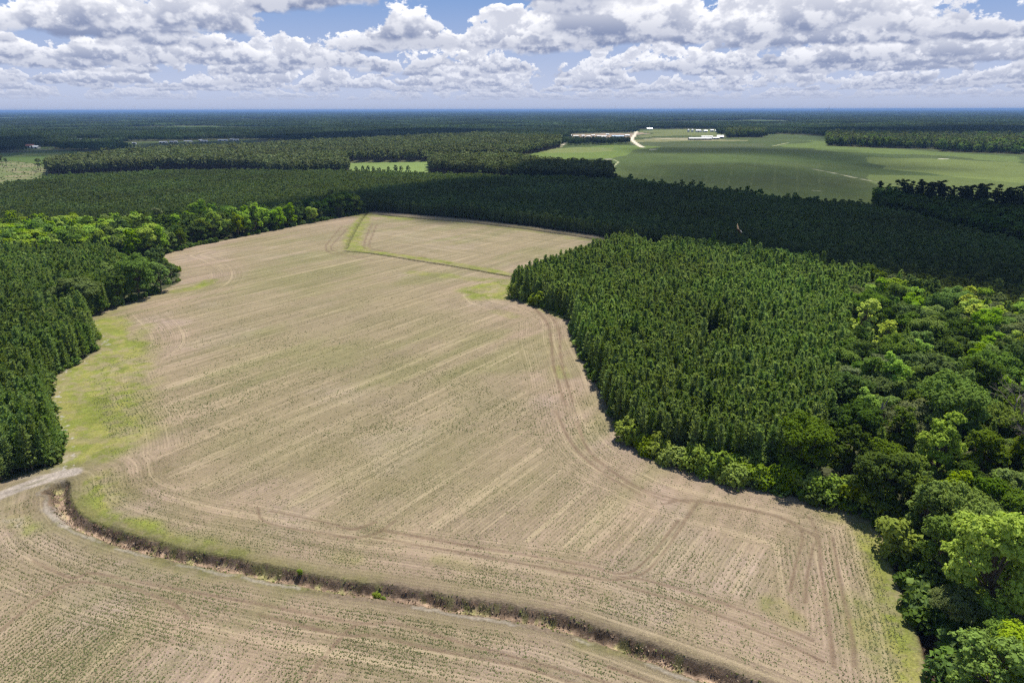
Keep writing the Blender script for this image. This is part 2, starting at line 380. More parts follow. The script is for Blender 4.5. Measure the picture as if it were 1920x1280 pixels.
# tyre tracks (wheel pairs are drawn as seen)
tracks = [[(482, 952), (488, 972), (520, 985), (600, 997), (660, 1006), (704, 998), (740, 975)], [(508, 958), (560, 968), (620, 980), (660, 990), (704, 977)],
          [(700, 1006), (840, 1030), (960, 1052), (1060, 1072), (1140, 1086), (1200, 1077), (1240, 1040), (1290, 965), (1310, 940)], [(720, 993), (870, 1020), (960, 1035), (1100, 1060), (1168, 1075), (1215, 1045), (1270, 975)],
          [(1150, 1080), (1210, 1088), (1340, 1126), (1440, 1165), (1520, 1200)], [(1160, 1096), (1300, 1138), (1440, 1192), (1540, 1240)],
          [(1170, 905), (1240, 936), (1300, 940), (1440, 966), (1500, 992), (1532, 1015), (1536, 1060), (1552, 1170), (1562, 1250)], [(1240, 945), (1300, 938), (1430, 962), (1490, 985), (1503, 1010), (1490, 1060), (1480, 1110)],
          [(1515, 970), (1530, 1000), (1540, 1060)], [(1560, 1010), (1575, 1100), (1595, 1190), (1600, 1250)], [(1525, 1020), (1512, 1080), (1508, 1130)],
          [(1080, 790), (1100, 840), (1130, 872), (1200, 915), (1290, 943)], [(1040, 770), (1070, 830), (1120, 880), (1200, 928)],
          [(60, 1050), (130, 1081), (170, 1073), (240, 1085), (340, 1105), (480, 1130), (660, 1166), (740, 1168), (830, 1195), (960, 1230), (1140, 1280), (1240, 1320)],
          [(0, 1180), (60, 1130), (130, 1093), (180, 1092), (260, 1106), (330, 1135), (350, 1160)], [(480, 1150), (640, 1190), (700, 1190), (800, 1215), (960, 1245), (1080, 1282)],
          [(1140, 1250), (1280, 1300)], [(690, 1166), (660, 1175), (620, 1215), (560, 1290)],
          [(640, 424), (622, 445), (610, 463), (620, 474), (650, 479), (700, 487)], [(652, 427), (632, 448), (620, 465), (640, 475), (690, 482)],
          [(698, 418), (688, 440), (682, 462), (700, 468), (800, 482)], [(706, 420), (698, 440), (692, 462), (720, 470)],
          [(1000, 575), (1028, 612), (1038, 690), (1060, 760)], [(1016, 575), (1045, 612), (1052, 680), (1075, 755)],
          [(1620, 330), (1560, 322), (1520, 318)]]
tracks = [GP(t) for t in tracks[:-1]]
wet_spots = [(60, 950, 5), (285, 900, 9), (1690, 985, 5), (700, 1000, 3)]
# grass and weeds: path, half width in metres, strength
grass = [([(118, 862), (118, 800), (112, 740), (135, 700), (188, 672), (212, 640), (202, 600)], 6.0, 1.0), ([(150, 840), (160, 760), (185, 690), (225, 650)], 9, .9),
         ([(210, 820), (205, 740), (225, 690)], 9, .72), ([(255, 800), (245, 760)], 5, .5), ([(245, 640), (275, 610)], 4, .5),
         ([(150, 905), (160, 950), (200, 980), (270, 1005), (330, 1025), (430, 1052)], 3.6, 1.0), ([(180, 900), (220, 935)], 4, .5), ([(300, 1018), (420, 1042), (560, 1072), (700, 1085)], 2.0, .45),
         ([(60, 990), (130, 985), (200, 1015), (330, 1050), (470, 1078), (600, 1100)], 2.6, .55), ([(0, 965), (60, 975), (110, 965)], 4, .45),
         ([(880, 545), (950, 530), (950, 552), (900, 556)], 6, .95), ([(770, 510), (860, 520), (940, 528)], 4, .55), ([(960, 553), (1015, 578), (1072, 598)], 2.4, .9),
         ([(652, 466), (760, 480), (860, 496), (955, 514)], 3.0, .8), ([(690, 400), (672, 425), (660, 455), (672, 468)], 5.0, .85), ([(640, 402), (720, 405), (760, 410)], 6, .85),
         ([(330, 545), (365, 538), (392, 526)], 3.2, .8), ([(300, 550), (230, 575), (190, 592)], 3, .4),
         ([(1068, 446), (1110, 450)], 4, .6), ([(735, 404), (900, 422), (1060, 441)], 3, .45),
         ([(1650, 1000), (1666, 1060), (1688, 1120), (1712, 1200), (1728, 1290)], 4.2, 1.0), ([(1640, 1160), (1665, 1230)], 5, .5), ([(1560, 960), (1620, 972), (1650, 990)], 3.5, .5),
         ([(1445, 1135), (1478, 1162)], 2.2, .5), ([(1090, 1205), (1230, 1235), (1330, 1268)], 1.5, .5), ([(640, 1045), (660, 1049)], 2, .4),
         ([(820, 1048), (870, 1060)], 1.5, .3), ([(1240, 640), (1260, 660)], 1, .1), ([(930, 585), (960, 592)], 3, .35), ([(1045, 690), (1055, 705)], 2.0, .4)]

col = np.zeros((NY, NX, 3)); stub = np.zeros((NY, NX)); rowc = np.zeros((NY, NX)); Z = np.zeros((NY, NX)); kind = np.zeros((NY, NX), int); grassy = np.zeros((NY, NX))
PXx, PXy = PX(X, Y)
# forest floor / unseen land
fl = fbm(X, Y, 0.02, 4, 3)
col[:] = np.array([0.055, 0.060, 0.028]); col *= (0.7 + 0.6 * fl[..., None])
# --- stubble field colours
soil_a = np.array([0.50, 0.385, 0.245]); soil_b = np.array([0.435, 0.335, 0.240]); pinkish = np.array([0.52, 0.385, 0.295]); weedy = np.array([0.315, 0.285, 0.135])
n1 = fbm(Xn, Yn, 1 / 38., 4, 11); n2 = fbm(Xn, Yn, 1 / 9., 4, 12); n3 = fbm(Xn, Yn, 1 / 2.5, 3, 13)
al = R(35.5)
along = Xn * math.sin(al) + Yn * math.cos(al); across = Xn * math.cos(al) - Yn * math.sin(al)
streak = fbm(along / 30., across / 1.6, 1.0, 3, 14); streak2 = fbm(along / 60., across / 7., 1.0, 3, 15)
lower = sm < 0
al2 = R(13.0); st2 = fbm((Xn * math.sin(al2) + Yn * math.cos(al2)) / 20., (Xn * math.cos(al2) - Yn * math.sin(al2)) / 1.5, 1.0, 3, 16)
hd = fbm(dm / 1.3, (Xn + Yn) / 40., 1.0, 3, 17)
streak = np.where(lower, st2, streak); streak = np.where(dm < 18, hd, streak)
fc = soil_a * (1 - n1[..., None]) + soil_b * n1[..., None]
t = sstep(n2 * 0.5 + streak2 * 0.5, .45, .62)[..., None]; fc = fc * (1 - t * .5) + pinkish * t * .5
w = sstep(fbm(Xn, Yn, 1 / 22., 4, 21) * .30 + streak2 * .40 + n3 * .12 + .18 * (1 - streak), .38, .64)[..., None]
fc = fc * (1 - .5 * w) + weedy * .5 * w
fc *= (0.74 + 0.52 * streak[..., None]) * (0.9 + 0.2 * n3[..., None])
edge_d = np.minimum(np.minimum(dl, dr), dm) + (fbm(Xn, Yn, 1 / 40., 3, 36) - .5) * 26
hdl = (1 - sstep(edge_d, 14, 46))[..., None]
fc = fc * (np.array([.90, .935, .86]) * (1 - hdl) + np.array([1.08, 1.03, 1.13]) * hdl)
pat = sstep(fbm(Xn, Yn, 1 / 55., 4, 37) * .7 + streak2 * .3, .50, .64)[..., None]; fc = fc * (1 - pat * np.array([.20, .10, .30]))
pal = sstep(fbm(Xn, Yn, 1 / 26., 4, 38), .56, .70)[..., None]; fc = fc * (1 + pal * np.array([.14, .14, .26]))
gm = np.zeros(Xn.shape)
for P, hw, s in grass:
    gm = np.maximum(gm, min(1, s * 1.15) * pathmask([GP(P)], Xn, Yn, hw * 1.7, 0.3, hw * .6, 31))
gm = gm * (0.58 + .6 * sstep(fbm(Xn, Yn, 1 / 3.5, 5, 33, .7), .34, .62)); gm = np.clip(gm, 0, 1)
gcol = np.array([0.295, 0.340, 0.062]) * (0.75 + .5 * fbm(Xn, Yn, 1 / 6., 3, 34)[..., None]); t = sstep(fbm(Xn, Yn, 1 / 4., 3, 35), .45, .65)[..., None]
gcol = gcol * (1 - t) + np.array([0.40, 0.40, 0.10]) * t
gm_ = gm
fc = fc * (1 - gm[..., None] * .95) + gcol * gm[..., None] * .95
# headland verge a little browner
vg = np.exp(-(np.minimum(np.minimum(dl, dr), db) / 1.8) ** 2) * .5
fc = fc * (1 - vg[..., None]) + np.array([0.30, 0.235, 0.16]) * vg[..., None]
# ditches ----------------------------------------------------------
rough1 = fbm(Xn, Yn, 1 / 1.1, 3, 41) - .5; rough2 = fbm(Xn, Yn, 1 / 3.5, 3, 42) - .5
dsp, _ = dist(Xn, Yn, ditch_spur)
dmm = np.minimum(dm, dsp + .6) + rough2 * .9 + rough1 * .7
prof = 1 - sstep(dmm, 0.45, 1.95)
wallside = 1 - sstep(dmm, 0.2, 2.5); prof = np.where(sm > 0, wallside, prof)
zz = -1.7 * prof * (1 + rough1 * .5) + np.where((dmm > 2.2) & (dmm < 4.5), .12 * (1 + rough1), 0)
dcol = np.array([0.30, 0.215, 0.145]) * (0.28 + 1.25 * fbm(Xn, Yn, 1 / 1.5, 4, 43)[..., None])
gr2 = sstep(fbm(Xn, Yn, 1 / 1.6, 3, 44), .55, .72)[..., None]; dcol = dcol * (1 - gr2 * .6) + np.array([0.26, 0.27, 0.09]) * gr2 * .6
dcol = dcol * (0.95 + 1.2 * (1 - sstep(dmm + rough1 * .8, .3, 1.0)))[..., None]  # shade on the walls put into the colour; tan rubble bottom lighter
dk = (1 - sstep(dmm, 1.75, 2.1))[..., None]
lip = (sstep(dmm, 1.75, 2.1) * (1 - sstep(dmm, 3.0, 6.0)))[..., None]
fc = fc * (1 - lip * .55) + np.array([0.20, 0.165, 0.095]) * lip * .55
rim = ((1 - sstep(np.abs(dmm - 2.45), 0.15, .5)) * lower * sstep(fbm(Xn, Yn, 1 / 5., 3, 45), .38, .5))[..., None]
fc = fc * (1 - rim * .7) + np.array([0.50, 0.44, 0.34]) * rim * .7  # pale rim: sunlight on the near bank put into the colour
fc = fc * (1 - dk) + dcol * dk
def small_ditch(D, wd, dep, colr, fc, zz, w2=1.0):
    d, _ = dist(Xn, Yn, D); d = d + rough2 * .5
    p = 1 - sstep(d, wd * .35, wd); zz = np.minimum(zz, -dep * p)
    k = (1 - sstep(d, wd * .7, wd * 1.3))[..., None] * w2
    return fc * (1 - k) + np.array(colr) * (.5 + fbm(Xn, Yn, 1 / 1.5, 3, 46)[..., None]) * k, zz
fc, zz = small_ditch(ditch_mid, 1.0, 1.0, (0.09, .075, .05), fc, zz)
fc, zz = small_ditch(ditch_mid2, 1.2, .7, (0.17, .17, .06), fc, zz, .6)
fc, zz = small_ditch(ditch_back, 2.0, 1.2, (0.10, .10, .05), fc, zz)
fc, zz = small_ditch(ditch_right, 1.7, 1.6, (0.12, .085, .055), fc, zz)
fc, zz = small_ditch(ditch_left, 1.0, .9, (0.22, .16, .11), fc, zz)
kd = (prof > 0.02)
# tracks ----------------------------------------------------------
tm = pathmask(tracks, Xn, Yn, np.clip(Yn / 230., .5, .95), .3, .2, 51) * (dmm > 3) * inf * (.55 + .5 * fbm(Xn, Yn, .3, 2, 52))
fc = fc * (1 - tm[..., None] * .88) + np.array([0.235, 0.155, 0.105]) * tm[..., None] * .88
zz -= tm * .05
for (a_, b_, r_) in wet_spots:
    c_ = G([(a_, b_)])[0]; d = np.hypot(Xn - c_[0], (Yn - c_[1]) * .6) / r_ + (fbm(Xn, Yn, .2, 3, 53) - .5) * 1.6
    k = (1 - sstep(d, .3, 1.0))[..., None] * .55; fc = fc * (1 - k) + np.array([0.21, .165, .085]) * k
# dirt road and sandy washes ----------------------------------------
rd, rsd = dist(Xn, Yn, road)
rdm = 1 - sstep(rd + rough2 * 1.0, 1.6, 2.6); mid_g = np.exp(-(rd / .45) ** 2) * sstep(fbm(Xn, Yn, .3, 2, 54), .4, .6)
sand = np.array([0.60, 0.52, 0.43]) * (.62 + .65 * fbm(Xn, Yn, 1 / 1.2, 4, 55)[..., None])
roadc = sand * (1 - .6 * mid_g[..., None]) + np.array([.2, .2, .08]) * .6 * mid_g[..., None]
wash = pathmask([GP([(104, 878), (122, 888), (112, 905)]), GP([(128, 855), (120, 880), (138, 878)]), GP([(92, 945), (104, 962), (126, 980)]), GP([(4, 975), (24, 980), (38, 996)]), GP([(45, 895), (80, 892), (110, 900)])], Xn, Yn, 1.5, .2, 1.8, 56)
shoulder = (1 - sstep(rd + rough2 * 3, 3, 7))[..., None]
fc = fc * (1 - shoulder * .7) + np.array([.25, .22, .115]) * (.7 + .6 * n3[..., None]) * shoulder * .7
wk = (wash * .6 * sstep(n3, .35, .6))[..., None]; fc = fc * (1 - wk) + sand * wk
fc = fc * (1 - rdm[..., None]) + roadc * rdm[..., None]
sp = (sstep(fbm(Xn, Yn, 1 / .8, 2, 57), .72, .8) * (dl < 4) * (Yn < 330))[..., None]; fc = fc * (1 - sp * .8) + np.array([.65, .6, .55]) * sp * .8
rb, _ = dist(Xn, Yn, road_back); rbk = (1 - sstep(rb + rough2, 1.0, 1.9))[..., None]; 
fc = fc * (1 - rbk) + np.array([.34, .29, .21]) * rbk
outf = (~inf) & (rbk[..., 0] < .3) & (rdm < .3) & (~kd)
m3 = inf | (rbk[..., 0] >= .3) | (rdm >= .3) | kd | (np.minimum(dist(Xn, Yn, ditch_right)[0], dist(Xn, Yn, ditch_back)[0]) < 2.6) | (rd < 6)
inn = np.zeros(Y.shape, bool); inn[:nn] = m3
col[:nn][m3] = fc[m3] * np.array([.478, .480, .505])
Z[:nn] = zz * m3 + (fbm(Xn, Yn, 1 / 30., 3, 61) - .5) * .5 * inf * (1 - prof)
bump_small = (1 - gm) * (1 - rdm) * (1 - tm * .6) * (dmm > 3) * inf
stub[:nn] = bump_small; rowc[:nn] = rc; grassy[:nn] = gm * inf
kind[:nn][m3] = 1; kind[:nn][(rdm > .5)] = 3; kind[:nn][kd & m3] = 2
# --- far open land ------------------------------------------------
cropn = fbm(X, Y, 1 / 130., 4, 71); cropn2 = fbm(X, Y, 1 / 420., 3, 72)
crop = np.array([0.098, 0.162, 0.040])[None, None] * (1 - cropn[..., None]) + np.array([0.150, 0.195, 0.058]) * cropn[..., None]
crop = crop * (0.26 + .32 * cropn2[..., None]) * (.8 + .4 * fbm(X, Y / 2.5, 1 / 28., 4, 76)[..., None])
for i, P in enumerate(open_px):
    mk = pip(PXx, PXy, P) & ~inn
    c_ = crop.copy()
    if i == 1: c_ *= np.array([1.05, 1.15, .8])
    if i == 2:
        q = sstep(fbm(X, Y, 1 / 14., 4, 73), .42, .62)[..., None]
        c_ = np.array([0.10, .125, .045]) * (1 - q) + np.array([0.165, .150, .085]) * q
    if i in (3, 5, 6, 7): c_ = np.array([.125, .175, .050]) * (.8 + .4 * cropn[..., None])
    if i in (8,): c_ = np.array([.4, .38, .33]) * (.8 + .4 * cropn[..., None])
    col[mk] = c_[mk]; kind[mk] = 4
    if i == 2: kind[mk] = 0
WX = PXx + (fbm(X, Y, 1 / 160., 3, 77) - .5) * 110; WY = PXy + (fbm(X, Y, 1 / 90., 3, 78) - .5) * 5
def patch(px, c_, s=1.0, nz=.3):
    mk = pip(WX, WY, px) & (kind == 4); q = s * (1 - nz * fbm(X, Y, 1 / 18., 3, 74)[mk])[..., None]
    col[mk] = col[mk] * (1 - q) + np.array(c_) * .62 * q
patch([(962, 294), (1050, 277), (1140, 272), (1190, 274), (1200, 276), (1140, 292), (1080, 297), (962, 298)], (0.19, .27, .055), .75)
patch([(1000, 284), (1060, 276), (1130, 277), (1130, 283), (1060, 287)], (0.30, .29, .13), .5, .6)
patch([(1060, 252), (1185, 250), (1182, 257), (1160, 259), (1062, 259)], (0.50, .37, .29), .9, .5)
patch([(1192, 262), (1280, 259), (1350, 261), (1420, 263), (1420, 266), (1300, 265), (1196, 267)], (0.36, .34, .17), .7, .5)
patch([(1195, 243), (1345, 243), (1350, 256), (1195, 257)], (0.25, .27, .10), .7, .4)
patch([(1230, 259), (1300, 258), (1345, 258), (1380, 261), (1330, 264), (1230, 262)], (0.45, .40, .27), .7, .6)
patch([(1190, 276), (1460, 279), (1440, 270), (1200, 267)], (0.10, .12, .06), .6, .5)
patch([(1545, 268), (1560, 275), (1920, 296), (1920, 306), (1600, 285), (1480, 276), (1500, 266)], (0.20, .28, .07), .6, .4)
patch([(1650, 296), (1920, 306), (1920, 345), (1800, 335), (1650, 318)], (0.235, .29, .085), .6, .3)
patch([(1640, 328), (1920, 336), (1920, 366), (1650, 352)], (0.21, .27, .075), .5, .3)
patch([(30, 287), (105, 286), (110, 291), (30, 292)], (0.30, .34, .09), .8, .3)
mk = (fbm(X / 1.8, Y, 1 / 800., 3, 91) > .62) & (Y > 3000); col[mk] = (crop * np.array([1.2, 1.3, 1.1]))[mk]
# lanes, drains and sandy pads of the far fields
def strip(px, hw, c_, s=1.0, nz=0.0):
    P = G(px); pad = hw * 3 + 5
    sel = (X > P[:, 0].min() - pad) & (X < P[:, 0].max() + pad) & (Y > P[:, 1].min() - pad) & (Y < P[:, 1].max() + pad)
    d, _ = dist(X[sel], Y[sel], P); k = (s * (1 - sstep(d, hw * .5, hw)))
    if nz: k = k * sstep(fbm(X[sel], Y[sel], 1 / 12., 3, 75), .5 - nz, .5 + nz)
    k = k[:, None]
    col[sel] = col[sel] * (1 - k) + np.array(c_) * k
    kk = kind[sel]; kk[(k[:, 0] > .6) & (hw >= 3.0) & (np.array(c_).sum() > 1.1)] = 3; kind[sel] = kk
strip([(1193, 247), (1190, 254), (1184, 261), (1188, 266), (1196, 272), (1205, 277), (1210, 277)], 6.5, (.56, .50, .40))
strip([(1196, 262), (1250, 261), (1300, 262), (1345, 261)], 6, (.46, .42, .32), .8)
strip([(1222, 281), (1290, 287), (1380, 291), (1450, 300), (1520, 317), (1560, 324), (1640, 341), (1700, 350)], 2.6, (.05, .065, .03), .9)
strip([(1523, 318), (1560, 325), (1600, 334), (1645, 343)], 2.2, (.40, .38, .28), .9, .3)
strip([(1222, 281), (1180, 291), (1150, 299)], 2.6, (.055, .08, .03), .9); strip([(1148, 300), (1100, 299), (960, 297)], 2.8, (.06, .085, .035), .8)
strip([(1150, 300), (1160, 304), (1141, 320)], 1.8, (.34, .35, .20), .8)
for a_, b_, wd in [(1141, 299, 5), (1224, 280.5, 7), (1300, 289, 4), (1768, 299.5, 7)]:
    strip([(a_ - 4, b_), (a_ + 3, b_)], wd, (.60, .56, .48))
strip([(1545, 336), (1700, 341), (1800, 345), (1920, 352)], 2.2, (.09, .11, .045), .8); strip([(1670, 291), (1780, 295), (1920, 303)], 4.5, (.09, .11, .05), .7)
strip([(1440, 274), (1475, 270), (1484, 267)], 4, (.07, .10, .04), .9); strip([(1450, 275), (1476, 269)], 2.6, (.38, .38, .22), .7)
strip([(1525, 358), (1550, 361), (1575, 364)], 2.5, (.45, .43, .36), .8, .25); strip([(950, 296), (1052, 276), (1056, 268)], 4, (.40, .35, .25), .7, .3)
strip([(1056, 272), (1062, 258)], 5, (.50, .45, .36), .9)
strip([(100, 269), (122, 263), (132, 261)], 7, (.52, .46, .40), 1); strip([(20, 281), (40, 282), (100, 278)], 4, (.42, .36, .30), .6)
for k_ in range(9):   # faint sprayer tramlines across the near crop
    a_ = 1195 + k_ * 42; strip([(a_ + 26 - k_ * 3, 296 + k_), (a_ - 8 + k_ * 2, 336 + k_ * 4)], 1.3, (.085, .105, .04), .55, .35)
for k_ in range(5): strip([(1460 + k_ * 60, 284 + k_ * 3), (1640 + k_ * 90, 296 + k_ * 3)], 3, (.10, .12, .055), .4, .3)

V = np.stack([X, Y, Z], -1).reshape(-1, 3)
idx = np.arange(NX * NY).reshape(NY, NX)
F = np.stack([idx[:-1, :-1], idx[:-1, 1:], idx[1:, 1:], idx[1:, :-1]], -1).reshape(-1, 4)
fk = kind[:-1, :-1].ravel()

gmat = bpy.data.materials.new('land_surface'); gmat.use_nodes = True
g = NT(gmat.node_tree); gb = gmat.node_tree.nodes['Principled BSDF']; gb.inputs['Roughness'].default_value = .95; gb.inputs['Specular IOR Level'].default_value = 0.08
geo = g.new('ShaderNodeNewGeometry')
def A(nm):
    n = g.new('ShaderNodeAttribute', attribute_name=nm); return n
alb = A('albedo').outputs['Color']; stb = A('stub').outputs['Fac']; rw = A('rowc').outputs['Fac']; gs = A('grassy').outputs['Fac']
na = g.noise(geo.outputs['Position'], 2.2, 4.0, .75); nb = g.noise(geo.outputs['Position'], 0.55, 4.0, .65); nc = g.noise(geo.outputs['Position'], .07, 5.0, .6)
rows = g.m('MULTIPLY_ADD', g.m('SINE', g.m('MULTIPLY', rw, 2 * math.pi / .80)), .5, .5)
wide = g.m('MULTIPLY_ADD', g.m('SINE', g.m('MULTIPLY', rw, 2 * math.pi / 9.1)), .5, .5)
val = g.m('MULTIPLY', g.rng(na, .28, .72, .66, 1.36), g.rng(nb, .3, .7, .84, 1.17))
val = g.m('MULTIPLY', val, g.rng(nc, .3, .7, .9, 1.1))
rowv = g.m('MULTIPLY', g.rng(rows, 0, 1, .84, 1.10), g.rng(wide, .9, 1.0, 1.0, 1.09))
rowmix = g.m('ADD', 1.0, g.m('MULTIPLY', stb, g.m('SUBTRACT', rowv, 1.0)))
val = g.m('MULTIPLY', val, rowmix)
vsc = g.new('ShaderNodeVectorMath', operation='SCALE'); g.L.new(alb, vsc.inputs[0]); g.L.new(val, vsc.inputs['Scale'])
# straw litter: pale flecks between dark soil on the stubble
fleck = g.noise(geo.outputs['Position'], 5.5, 2.0, .6)
fl2 = g.m('MULTIPLY', stb, g.rng(fleck, .48, .66, 0, .6)); c1 = g.mix(fl2, vsc.outputs[0], (.39, .32, .20, 1))
sp2 = g.noise(geo.outputs['Position'], 2.2, 4.0, .8)
cxyz = g.new('ShaderNodeCombineXYZ'); sp_ = g.new('ShaderNodeSeparateXYZ'); g.L.new(geo.outputs['Position'], sp_.inputs[0])
g.L.new(g.m('MULTIPLY', rw, .55), cxyz.inputs[0]); g.L.new(g.m('MULTIPLY', sp_.outputs[0], .012), cxyz.inputs[1]); g.L.new(g.m('MULTIPLY', sp_.outputs[1], .012), cxyz.inputs[2])
drill = g.noise(cxyz.outputs[0], 1.0, 5.0, .72)      # long streaks that follow the drilled rows
c1 = g.mix(g.m('MULTIPLY', stb, g.rng(drill, .53, .68, 0, .6)), c1, (.40, .325, .215, 1))
c1 = g.mix(g.m('MULTIPLY', stb, g.rng(drill, .46, .30, 0, .42)), c1, (.165, .140, .075, 1))
weed = g.m('MULTIPLY', stb, g.m('MULTIPLY', g.rng(sp2, .45, .58, 0, .68), g.rng(drill, .3, .6, 1.0, .55))); c2 = g.mix(weed, c1, (.120, .108, .055, 1))
g.L.new(c2, gb.inputs['Base Color'])
bp = g.new('ShaderNodeBump'); bp.inputs['Strength'].default_value = .55; bp.inputs['Distance'].default_value = .25; g.L.new(na, bp.inputs['Height']); g.L.new(bp.outputs[0], gb.inputs['Normal'])

af_ = {'albedo': np.concatenate([col.reshape(-1, 3), np.ones((NX * NY, 1))], 1), 'stub': stub.ravel(), 'rowc': rowc.ravel(), 'grassy': grassy.ravel()}
for kk, nm in [(0, 'ground'), (1, 'stubble_field'), (2, 'ditch'), (3, 'dirt_road'), (4, 'crop_field')]:
    fsel = F[fk == kk]; used, inv = np.unique(fsel, return_inverse=True)
    me = mesh_np(nm, V[used], inv.reshape(-1, 4), [gmat])
    attr(me, 'albedo', af_['albedo'][used], 'FLOAT_COLOR')
    for a_ in ('stub', 'rowc', 'grassy'): attr(me, a_, af_[a_][used].astype(np.float32))
    tag(obj(nm, me), kind='structure')

# ------------------------------------------------------------------ plant builders (numpy quads)
def quads(cen, nrm, size, asp=1.0, rnd=None):
    """one square leaf clump per centre, facing nrm"""
    n = len(cen); nrm = nrm / (np.linalg.norm(nrm, axis=1, keepdims=True) + 1e-9)
    t = rnd.normal(size=(n, 3)); t -= (t * nrm).sum(1, keepdims=True) * nrm; t /= np.linalg.norm(t, axis=1, keepdims=True) + 1e-9
    b = np.cross(nrm, t); s = np.asarray(size).reshape(-1, 1) * .5
    V = np.stack([cen - t * s - b * s * asp, cen + t * s - b * s * asp * .8, cen + t * s * .85 + b * s * asp, cen - t * s * .9 + b * s * asp * .9], 1)
    V += rnd.normal(size=V.shape) * s[:, None, :] * .22
    return V.reshape(-1, 3), np.arange(4 * n).reshape(n, 4)

def dirquads(cen, d, length, width, rnd):
    """tuft quads stretched along d"""
    n = len(cen); d = d / (np.linalg.norm(d, axis=1, keepdims=True) + 1e-9)
    t = rnd.normal(size=(n, 3)); t -= (t * d).sum(1, keepdims=True) * d; t /= np.linalg.norm(t, axis=1, keepdims=True) + 1e-9
    L = np.asarray(length).reshape(-1, 1); w_ = np.asarray(width).reshape(-1, 1) * .5
    V = np.stack([cen - t * w_ * .5, cen + t * w_ * .5, cen + d * L + t * w_, cen + d * L - t * w_], 1)
    return V.reshape(-1, 3), np.arange(4 * n).reshape(n, 4)

def tube(path, rad, sides=6):
    P = np.asarray(path, float); n = len(P); rad = np.asarray(rad, float); V = []; 
    for i in range(n):
        d = P[min(i + 1, n - 1)] - P[max(i - 1, 0)]; d /= np.linalg.norm(d) + 1e-9
        a = np.cross(d, (0.3, 1, 0.1)); a /= np.linalg.norm(a); b = np.cross(d, a)
        th = np.arange(sides) / sides * 2 * math.pi
        V.append(P[i] + rad[i] * (np.cos(th)[:, None] * a + np.sin(th)[:, None] * b))
    V = np.concatenate(V); F = []
    for i in range(n - 1):
        for j in range(sides):
            F.append((i * sides + j, i * sides + (j + 1) % sides, (i + 1) * sides + (j + 1) % sides, (i + 1) * sides + j))
    return V, np.array(F)

def join(parts):
    Vs, Fs, o = [], [], 0
    for V, F in parts:
        Vs.append(V); Fs.append(F + o); o += len(V)
    return np.concatenate(Vs), np.concatenate(Fs)

def pine(seed, H=11., Rr=2.6, base=.12, lod=0):
    r = np.random.RandomState(seed); parts = []
    nw = [13, 8, 5][lod]; nbr = [6, 5, 4][lod]; nt = [4, 2, 2][lod]; nq = [2, 2, 1][lod]
    C_, D_, L_ = [], [], []
    for i in range(nw):
        f = (i + r.rand() * .5) / nw; z = H * (base + (1 - base) * f * .97)
        rad = Rr * ((1 - f) ** .75 * 1.12 + .04) * (0.6 + .4 * min(1, f * 4 + .3)) * r.uniform(.85, 1.15)
        for j in range(nbr):
            a = 2 * math.pi * (j + r.rand()) / nbr + i; L = rad * r.uniform(.7, 1.2)
            up = .25 + .75 * f
            for k in range(nt):
                q = (k + .6) / nt; p = np.array([math.cos(a) * L * q, math.sin(a) * L * q, z + L * q * up * q * .7 + r.uniform(-.25, .25)])
                for _ in range(nq):
                    C_.append(p + r.normal(size=3) * .14); D_.append(np.array([math.cos(a), math.sin(a), .45 + 1.1 * f]) + r.normal(size=3) * .55); L_.append([.66, 1.0, 1.6][lod] * r.uniform(.7, 1.25) * (1.1 - .35 * f))
    for k in range([5, 3, 2][lod]): C_.append(np.array([0, 0, H * .93])); D_.append(np.array([0, 0, 1]) + r.normal(size=3) * .3); L_.append(H * .09)
    C_ = np.array(C_); D_ = np.array(D_); L_ = np.array(L_)
    crown = dirquads(C_, D_, L_, L_ * [.50, .62, .75][lod], r)
    trunk = tube([(0, 0, -.2), (0, 0, H * .5), (0, 0, H * .92)], [.16, .10, .03], [6, 4, 3][lod])
    return crown, trunk

def tall_pine(seed, H=19., lod=1, lean=0.0, vine=False):
    r = np.random.RandomState(seed); C_, N_, S_ = [], [], []
    tp = [np.array([lean * H * q * q, r.uniform(-.3, .3) * q, H * q]) for q in np.linspace(0, 1, 6)]
    parts = [tube(tp, np.linspace(.34, .06, 6), [7, 4, 3][lod])]
    npad = [22, 13, 8][lod]
    for i in range(npad):
        f = r.uniform(.42 if not vine else .5, 1.0); p0 = np.array([lean * H * f * f, 0, H * f]); a = r.uniform(0, 2 * math.pi); L = r.uniform(.6, 3.3) * (1.25 - f * .55)
        p = p0 + np.array([math.cos(a) * L, math.sin(a) * L, .35 * L * .5]); 
        if lod == 0: parts.append(tube([p0 - (0, 0, .3), p], [.09, .03], 4))
        pr = r.uniform(.8, 1.6); n = [34, 12, 5][lod]
        d = r.normal(size=(n, 3)); d /= np.linalg.norm(d, axis=1, keepdims=True)
        C_.append(p + d * pr * np.array([1.15, 1.15, .55]) * r.uniform(.4, 1, (n, 1))); N_.append(d + (0, 0, .6)); S_.append(r.uniform(.6, 1.1, n) * [.8, 1.5, 2.5][lod])
    if vine:
        n = [420, 160, 50][lod]; f = r.rand(n) ** 1.3; a = r.rand(n) * 2 * math.pi; rr = (1.7 * (1 - f) ** .7 + .5) * r.uniform(.5, 1.1, n)
        C_.append(np.stack([lean * H * (f * .8) ** 2 + np.cos(a) * rr, np.sin(a) * rr, f * H * .8], 1)); N_.append(np.stack([np.cos(a), np.sin(a), np.full(n, .4)], 1)); S_.append(r.uniform(.6, 1.1, n))
    crown = quads(np.concatenate(C_), np.concatenate(N_), np.concatenate(S_), .8, r)
    return crown, join(parts)

